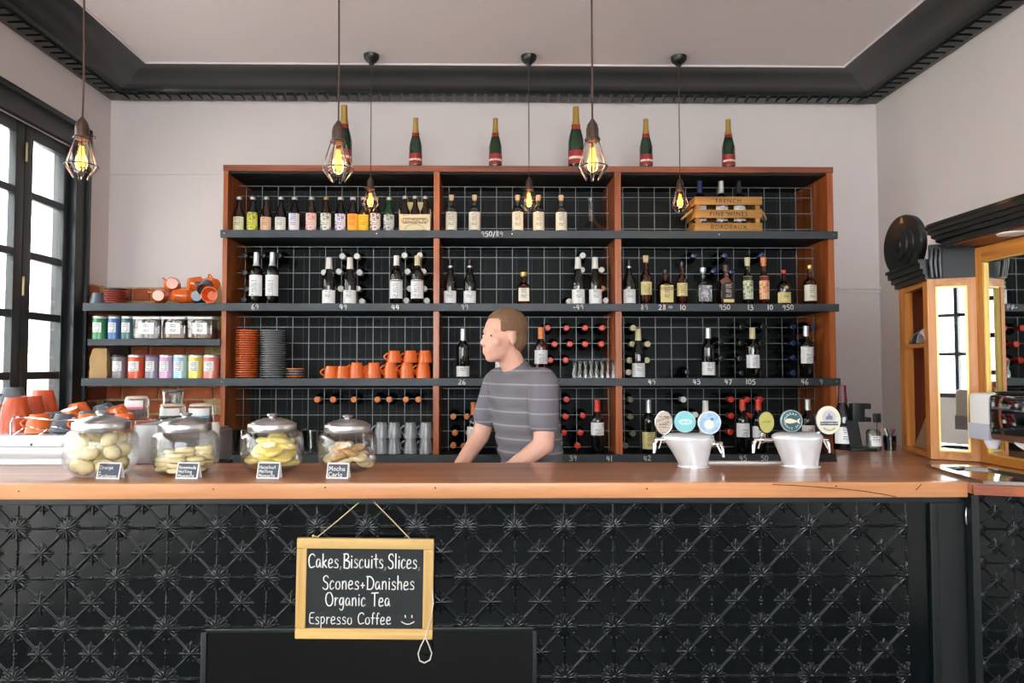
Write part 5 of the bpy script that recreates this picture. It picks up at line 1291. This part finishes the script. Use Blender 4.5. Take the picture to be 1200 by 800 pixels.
cloth(.62, .0, EYE+.091, .3, .03, .048, mat('white_plastic_bag',(206,202,208),.5), 'plastic_bag', 'crumpled white bag in front of the grey cloth in the oak cabinet', 4)
# soap dispenser, towel dispenser
xm = 1.742
sd = thing('soap_dispenser', 'white wall soap dispenser with grey window beside the chrome towel dispenser', 'dispenser', (xm, 2.245, EYE-.24))
obj('housing', box(NB(), -.115, 0, -.045, .045, 0, .155, bev=.012), WHITE, sd); obj('soap_window', box(NB(), -.1165, -.05, -.0465, .0465, .002, .055, bev=.004), mat('soap_grey',(178,180,194),.3), sd)
obj('nozzle', lathe(NB(), [(0,-.028),(.014,-.028),(.022,-.01),(.024,.003),(0,.003)], 16, loc=(-.07,0,0)), mat('nozzle_white',(222,216,222),.5), sd)
td = thing('towel_dispenser', 'polished chrome paper towel dispenser mounted on the mirror', 'dispenser', (xm, 2.04, EYE-.235))
obj('housing', box(NB(), -.125, 0, -.15, .15, 0, .15, bev=.02), CHROME, td); obj('top_cover', box(NB(), -.10, 0, -.15, .15, .15, .158, bev=.003), BLACKCAP, td)
bm = NB(); rows = []
for i in range(9):
    a = -.09+.18*i/8; dz = -.028*math.cos(a/.09*PI/2)
    rows.append([bm.verts.new((-.085, a, .006)), bm.verts.new((-.088, a, dz*.5)), bm.verts.new((-.092, a, dz))])
for a, b in zip(rows, rows[1:]):
    for j in range(2): bm.faces.new((a[j], b[j], b[j+1], a[j+1]))
o = obj('paper_towel', bm, mat('towel_paper',(236,232,230),.8), td); o.modifiers.new('thick','SOLIDIFY').thickness = .002
# sink
sk = thing('corner_sink', 'polished stainless sink let into the timber beside the oak cabinet', 'sink', (1.58, 2.1, ZK+.001))
rim = [W(1086,548,0+2.28), W(1150,548.5,2.28)]
def onK(px, py, dz=0): d = RM @ Vector(((px-580.4)/800, -(py-400)/800, -1)); s = (ZK+dz-EYE)/d.z; return Vector((d.x*s, d.y*s))
outer = [onK(1085,547.5), onK(1130,547.5), onK(1160,549.5), onK(1235,562), onK(1260,571), onK(1152,567.5)]
inner = [onK(1101,550), onK(1130,549.8), onK(1158,552), onK(1215,562.5), onK(1225,565.5), onK(1154,563.5)]
bm = NB(); O = Vector((1.58, 2.1))
R0 = [bm.verts.new((p.x-O.x, p.y-O.y, -.004)) for p in outer]; R1 = [bm.verts.new((p.x-O.x, p.y-O.y, .005)) for p in outer]; R2 = [bm.verts.new((p.x-O.x, p.y-O.y, .005)) for p in inner]
cI = sum(inner, Vector((0,0)))/6
R3 = [bm.verts.new(((p.x*.98+cI.x*.02)-O.x, (p.y*.98+cI.y*.02)-O.y, -.003)) for p in inner]; R4 = [bm.verts.new(((p.x*.9+cI.x*.1)-O.x, (p.y*.9+cI.y*.1)-O.y, -.004)) for p in inner]
R4z = R4
for a, b in ((R0,R1),(R1,R2),(R2,R3),(R3,R4)):
    for i in range(6): j = (i+1) % 6; bm.faces.new((a[i], a[j], b[j], b[i]))
bm.faces.new(R4); bmesh.ops.recalc_face_normals(bm, faces=bm.faces)
for v in bm.verts: v.co.z += .004
obj('basin', bm, mat('sink_steel', (214,216,214), .12, metal=1), sk, ang=20)
fp = onK(1196, 553)
obj('spout', tube(NB(), [(1.70-1.58, 1.98-2.1, .004), (1.70-1.58, 1.98-2.1, .03), (1.67-1.58, 1.985-2.1, .042), (1.62-1.58, 1.995-2.1, .043), (1.60-1.58, 2.0-2.1, .036)], .008, 12), CHROME, sk)
obj('tap_handle', box(NB(), .085, .14, -.13, -.108, .044, .052, bev=.003), CHROME, sk)
# things at the back corner of the return
bottle('burg', .262, .036, DKG, [(PW,.1,.36,2.8)], (mat('maroon_capsule',(84,26,34),.4),.74,1,1.15), 'wine_bottle', 'wine bottle with maroon capsule on the bar right of the shelving', 'bottle', None, (WX(988,2.80,ZK), 2.80, ZK))
bx = WX(1003, 2.78, ZK)
cs = thing('card_terminal_stand', 'black stand with a square black head on the bar beside the cabinet', 'stand', (bx, 2.78, ZK))
obj('foot', box(NB(), -.045, .06, -.05, .05, 0, .012, bev=.004), BLACKM, cs)
bm = prism(NB(), [(-.03,-.02),(.02,-.02),(.02,.02),(-.03,.02)], .01, .12); 
for v in bm.verts: v.co.x += -.02*(v.co.z/.12)
obj('post', bm, BLACKM, cs, smooth=False)
bm = NB(); box(bm, -.02, .03, -.02, .012, .115, .19, bev=.003); box(bm, .02, .055, -.02, .012, .167, .19, bev=.003); box(bm, .02, .055, -.02, .012, .115, .133, bev=.003)
obj('bracket_head', bm, BLACKM, cs)
gj = thing('utensil_jar', 'glass jar with a white label holding bar tools near the oak cabinet', 'jar', (WX(1024,2.76,ZK), 2.76, ZK))
obj('glass_body', lathe(NB(), [(0,0),(.026,0),(.028,.005),(.028,.075),(.022,.085),(.020,.085),(.026,.075),(.026,.006),(0,.006)], 20), CLG, gj); obj('paper_label', patch(NB(), lambda z: .028, .02, .06, 1.6), PW, gj); obj('jar_filling', lathe(NB(), [(0,.008),(.024,.008),(.024,.06),(0,.062)], 16), mat('grey_tools',(150,150,150),.5), gj)
o = thing('bar_strainer', 'square black headed tool standing in the glass jar', 'tool', (WX(1028,2.762,ZK), 2.76, ZK+.065)); obj('stem', tube(NB(), [(0,0,0),(0,0,.05)], .0015, 6), BLACKM, o); obj('head', box(NB(), -.016, .016, -.004, .004, .048, .085, bev=.004), BLACKM, o)
pcup = thing('pen_cup', 'dark cup crowded with pens beside the oak cabinet', 'cup', (WX(1043,2.76,ZK), 2.76, ZK)); obj('cup_body', lathe(NB(), [(0,0),(.022,0),(.025,.06),(.023,.06),(.020,.004),(0,.004)], 20), glass('smoky_glass',(120,130,130),.8,.1), pcup)
for k, (c, nm) in enumerate((((200,60,70),'red'),((40,44,50),'black'),((226,226,226),'white'),((60,110,90),'green'),((40,60,120),'blue'))):
    a = 2*PI*k/5+.4; o = obj('pen', tube(NB(), [(-.008*math.cos(a),-.008*math.sin(a),.006),(.019*math.cos(a),.019*math.sin(a),.088)], .003, 8), mat('pen_'+nm, c, .4)); o.location = pcup.location; tag(o, nm+' pen standing in the dark cup beside the oak cabinet', 'pen')
# ------------------------------------------------------------------ barman
SKIN = mat('skin', (224,172,150), .5, var=.05, vscale=30); SHIRT = mat('grey_tshirt', (120,118,124), .85, bump=.2, bscale=200); HAIR = mat('brown_hair', (122,92,66), .7, bump=.5, bscale=150); JEAN = mat('dark_trousers', (36,40,48), .85)
base = Vector((WX(624, 2.98, 1.0), 2.98, 0)); F = Vector((-.86,-.51,0)).normalized(); Lf = Vector((0,0,1)).cross(F)
man = thing('person', 'barman in a grey striped t-shirt leaning over his work behind the bar', 'person', base)
def Q(f_, l_, z): return F*f_+Lf*l_+Vector((0,0,z))
def cap_(bm, a, b, ra, rb, n=14):
    a, b = Vector(a), Vector(b); d = b-a; k = max(2, int(d.length/.02))
    pts = [a+d*i/k for i in range(k+1)]; tube(bm, pts, 0, n, rr=[ra+(rb-ra)*i/k for i in range(k+1)])
    ball(bm, a, ra, n=n); ball(bm, b, rb, n=n)
def oval(bm, c, rf, rl, rz, n=18, tilt=0):
    q = bmesh.ops.create_uvsphere(bm, u_segments=n, v_segments=12, radius=1)['verts']
    M_ = Matrix(((F.x,Lf.x,0,0),(F.y,Lf.y,0,0),(0,0,1,0),(0,0,0,1)))
    Rt = Matrix.Rotation(tilt, 4, Lf)
    bmesh.ops.transform(bm, matrix=Matrix.Translation(c) @ Rt @ M_ @ Matrix.Diagonal((rf, rl, rz, 1)), verts=q)
def fused(nm, bm, m, vox=.006, sm=6, parent=man):
    me = bpy.data.meshes.new(nm); bm.to_mesh(me); bm.free(); o = bpy.data.objects.new(nm+'_src', me); COL.objects.link(o)
    r = o.modifiers.new('r', 'REMESH'); r.mode = 'VOXEL'; r.voxel_size = vox; r.use_smooth_shade = True
    s = o.modifiers.new('s', 'SMOOTH'); s.iterations = sm; s.factor = .5
    bpy.context.view_layer.update(); dg = bpy.context.evaluated_depsgraph_get()
    m2_ = bpy.data.meshes.new_from_object(o.evaluated_get(dg)); bpy.data.objects.remove(o); m2_.materials.clear(); m2_.materials.append(m)
    for p in m2_.polygons: p.use_smooth = True
    return link(nm, m2_, parent)
hd = Q(.155, 0, 1.525)
bm = NB()
oval(bm, hd+Q(-.012,0,.028), .093, .074, .088, tilt=.2); oval(bm, hd+Q(.025,0,-.035), .066, .055, .068, tilt=.2); oval(bm, hd+Q(.055,0,-.085), .026, .026, .02)
cap_(bm, hd+Q(.078,0,.012), hd+Q(.098,0,-.024), .009, .012, 10); oval(bm, hd+Q(.092,0,-.026), .013, .017, .010); oval(bm, hd+Q(.078,0,-.056), .018, .024, .009); oval(bm, hd+Q(.078,0,-.066), .016, .021, .008)
oval(bm, hd+Q(.064,.03,.027), .013, .026, .009); oval(bm, hd+Q(.064,-.03,.027), .013, .026, .009)
for s in (-1, 1): oval(bm, hd+Q(-.006,s*.076,-.008), .017, .007, .03); oval(bm, hd+Q(.052,s*.038,-.02), .026, .022, .024)
cap_(bm, Q(.075,0,1.36), hd+Q(-.02,0,-.05), .055, .052)
for k in range(7):
    f_ = k/6; oval(bm, Q(.0+.06*f_,0,.95+.36*f_), .10+.015*math.sin(PI*f_), .145+.03*f_, .075)
cap_(bm, Q(.065,-.16,1.335), Q(.065,.16,1.335), .055, .055)
arms = {1:((.07,.185,1.325),(.10,.225,1.09),(.29,.14,.945)), -1:((.07,-.185,1.325),(.14,-.21,1.09),(.32,-.12,.945))}
for s, (a, b, c) in arms.items():
    a, b, c = Q(*a), Q(*b), Q(*c); cap_(bm, a, b, .052, .042); cap_(bm, b, c, .042, .028)
    d = (c-b).normalized(); fw_ = (d*.55+Vector((0,0,-.15))+F*.5).normalized(); sd_ = fw_.cross(Vector((0,0,1))).normalized()
    pm_ = c+fw_*.055; 
    for q in (-1.2,-.4,.4,1.2): cap_(bm, c+sd_*q*.012, c+fw_*.085+sd_*q*.019, .014, .012, 10)
    for i, q in enumerate((-1.5,-.5,.5,1.5)):
        k_ = c+fw_*.088+sd_*q*.0185; L_ = (.034,.042,.045,.036)[i]; m_ = k_+fw_*L_+Vector((0,0,-.008)); e_ = m_+(fw_*.6+Vector((0,0,-.7))).normalized()*L_*.8
        cap_(bm, k_, m_, .009, .008, 8); cap_(bm, m_, e_, .008, .007, 8)
    th_ = c+fw_*.025-sd_*s*.02; cap_(bm, th_, th_+fw_*.035-sd_*s*.03+Vector((0,0,-.01)), .012, .009, 8); cap_(bm, th_+fw_*.035-sd_*s*.03+Vector((0,0,-.01)), th_+fw_*.065-sd_*s*.034+Vector((0,0,-.02)), .009, .0075, 8)
for s in (-1, 1):
    cap_(bm, Q(0,s*.085,.93), Q(.02,s*.10,.50), .082, .055); cap_(bm, Q(.02,s*.10,.50), Q(0,s*.11,.09), .052, .035); cap_(bm, Q(-.02,s*.11,.045), Q(.15,s*.125,.035), .035, .03)
fused('body', bm, SKIN, .0065, 8)
# clothing
bm = NB()
for k in range(8):
    f_ = k/7; oval(bm, Q(-.005+.065*f_,0,.93+.385*f_), .118+.017*math.sin(PI*f_), .162+.03*f_, .075)
cap_(bm, Q(.065,-.165,1.335), Q(.065,.165,1.335), .066, .066); cap_(bm, Q(.07,0,1.36), Q(.085,0,1.385), .07, .062)
for s, (a, b, c) in arms.items():
    a, b = Q(*a), Q(*b); cap_(bm, a, a+(b-a)*.62, .064, .062)
fused('tshirt', bm, SHIRT, .008, 4)
SHm = SHIRT.node_tree; tcs = SHm.nodes.new('ShaderNodeTexCoord'); sxs = SHm.nodes.new('ShaderNodeSeparateXYZ'); wv = SHm.nodes.new('ShaderNodeMath'); wv.operation = 'SINE'; ml = SHm.nodes.new('ShaderNodeMath'); ml.operation = 'MULTIPLY'; ml.inputs[1].default_value = 110
gt = SHm.nodes.new('ShaderNodeMath'); gt.operation = 'GREATER_THAN'; gt.inputs[1].default_value = .93; mxs = SHm.nodes.new('ShaderNodeMix'); mxs.data_type = 'RGBA'
SHm.links.new(tcs.outputs['Object'], sxs.inputs[0]); SHm.links.new(sxs.outputs['Z'], ml.inputs[0]); SHm.links.new(ml.outputs[0], wv.inputs[0]); SHm.links.new(wv.outputs[0], gt.inputs[0]); SHm.links.new(gt.outputs[0], mxs.inputs[0])
mxs.inputs[6].default_value = srgb((112,110,116))+(1,); mxs.inputs[7].default_value = srgb((146,143,148))+(1,); SHm.links.new(mxs.outputs[2], SHm.nodes['Principled BSDF'].inputs['Base Color'])
bm = NB()
oval(bm, hd+Q(-.022,0,.045), .098, .082, .086, tilt=.2); oval(bm, hd+Q(-.055,0,.0), .06, .074, .07); 
h_ = fused('hair', bm, HAIR, .006, 3)
# keep hair off the face
bmh = bmesh.new(); bmh.from_mesh(h_.data)
bmesh.ops.delete(bmh, geom=[v for v in bmh.verts if ((v.co-hd).dot(F) > .045 and v.co.z-hd.z < .075) or ((v.co-hd).dot(F) > -.02 and v.co.z-hd.z < .02)], context='VERTS'); bmh.to_mesh(h_.data); bmh.free()
for s in (-1, 1):
    e_ = obj('eye', ball(NB(), hd+Q(.068,s*.031,.006), .0105, (1,1,.75), n=14), mat('eye_white',(206,190,182),.3), man)
    obj('iris', ball(NB(), hd+Q(.0755,s*.0345,.006), .0042, n=10), mat('iris_brown',(70,50,40),.2), e_)
bm = NB(); oval(bm, Q(0,0,.91), .125, .165, .10)
for s in (-1, 1): cap_(bm, Q(0,s*.085,.90), Q(.02,s*.10,.50), .092, .068); cap_(bm, Q(.02,s*.10,.50), Q(0,s*.11,.08), .066, .055)
fused('trousers', bm, JEAN, .009, 4)
for s in (-1, 1):
    bm = NB(); cap_(bm, Q(-.03,s*.11,.045), Q(.16,s*.125,.04), .046, .038); fused('shoe', bm, BLACKM, .008, 3)
# drop unused prototypes parked below the floor
for o in list(bpy.data.objects):
    if o.parent is None and o.location.z < -4:
        for c in kids(o):
            for g_ in kids(c): bpy.data.objects.remove(g_)
            bpy.data.objects.remove(c)
        bpy.data.objects.remove(o)
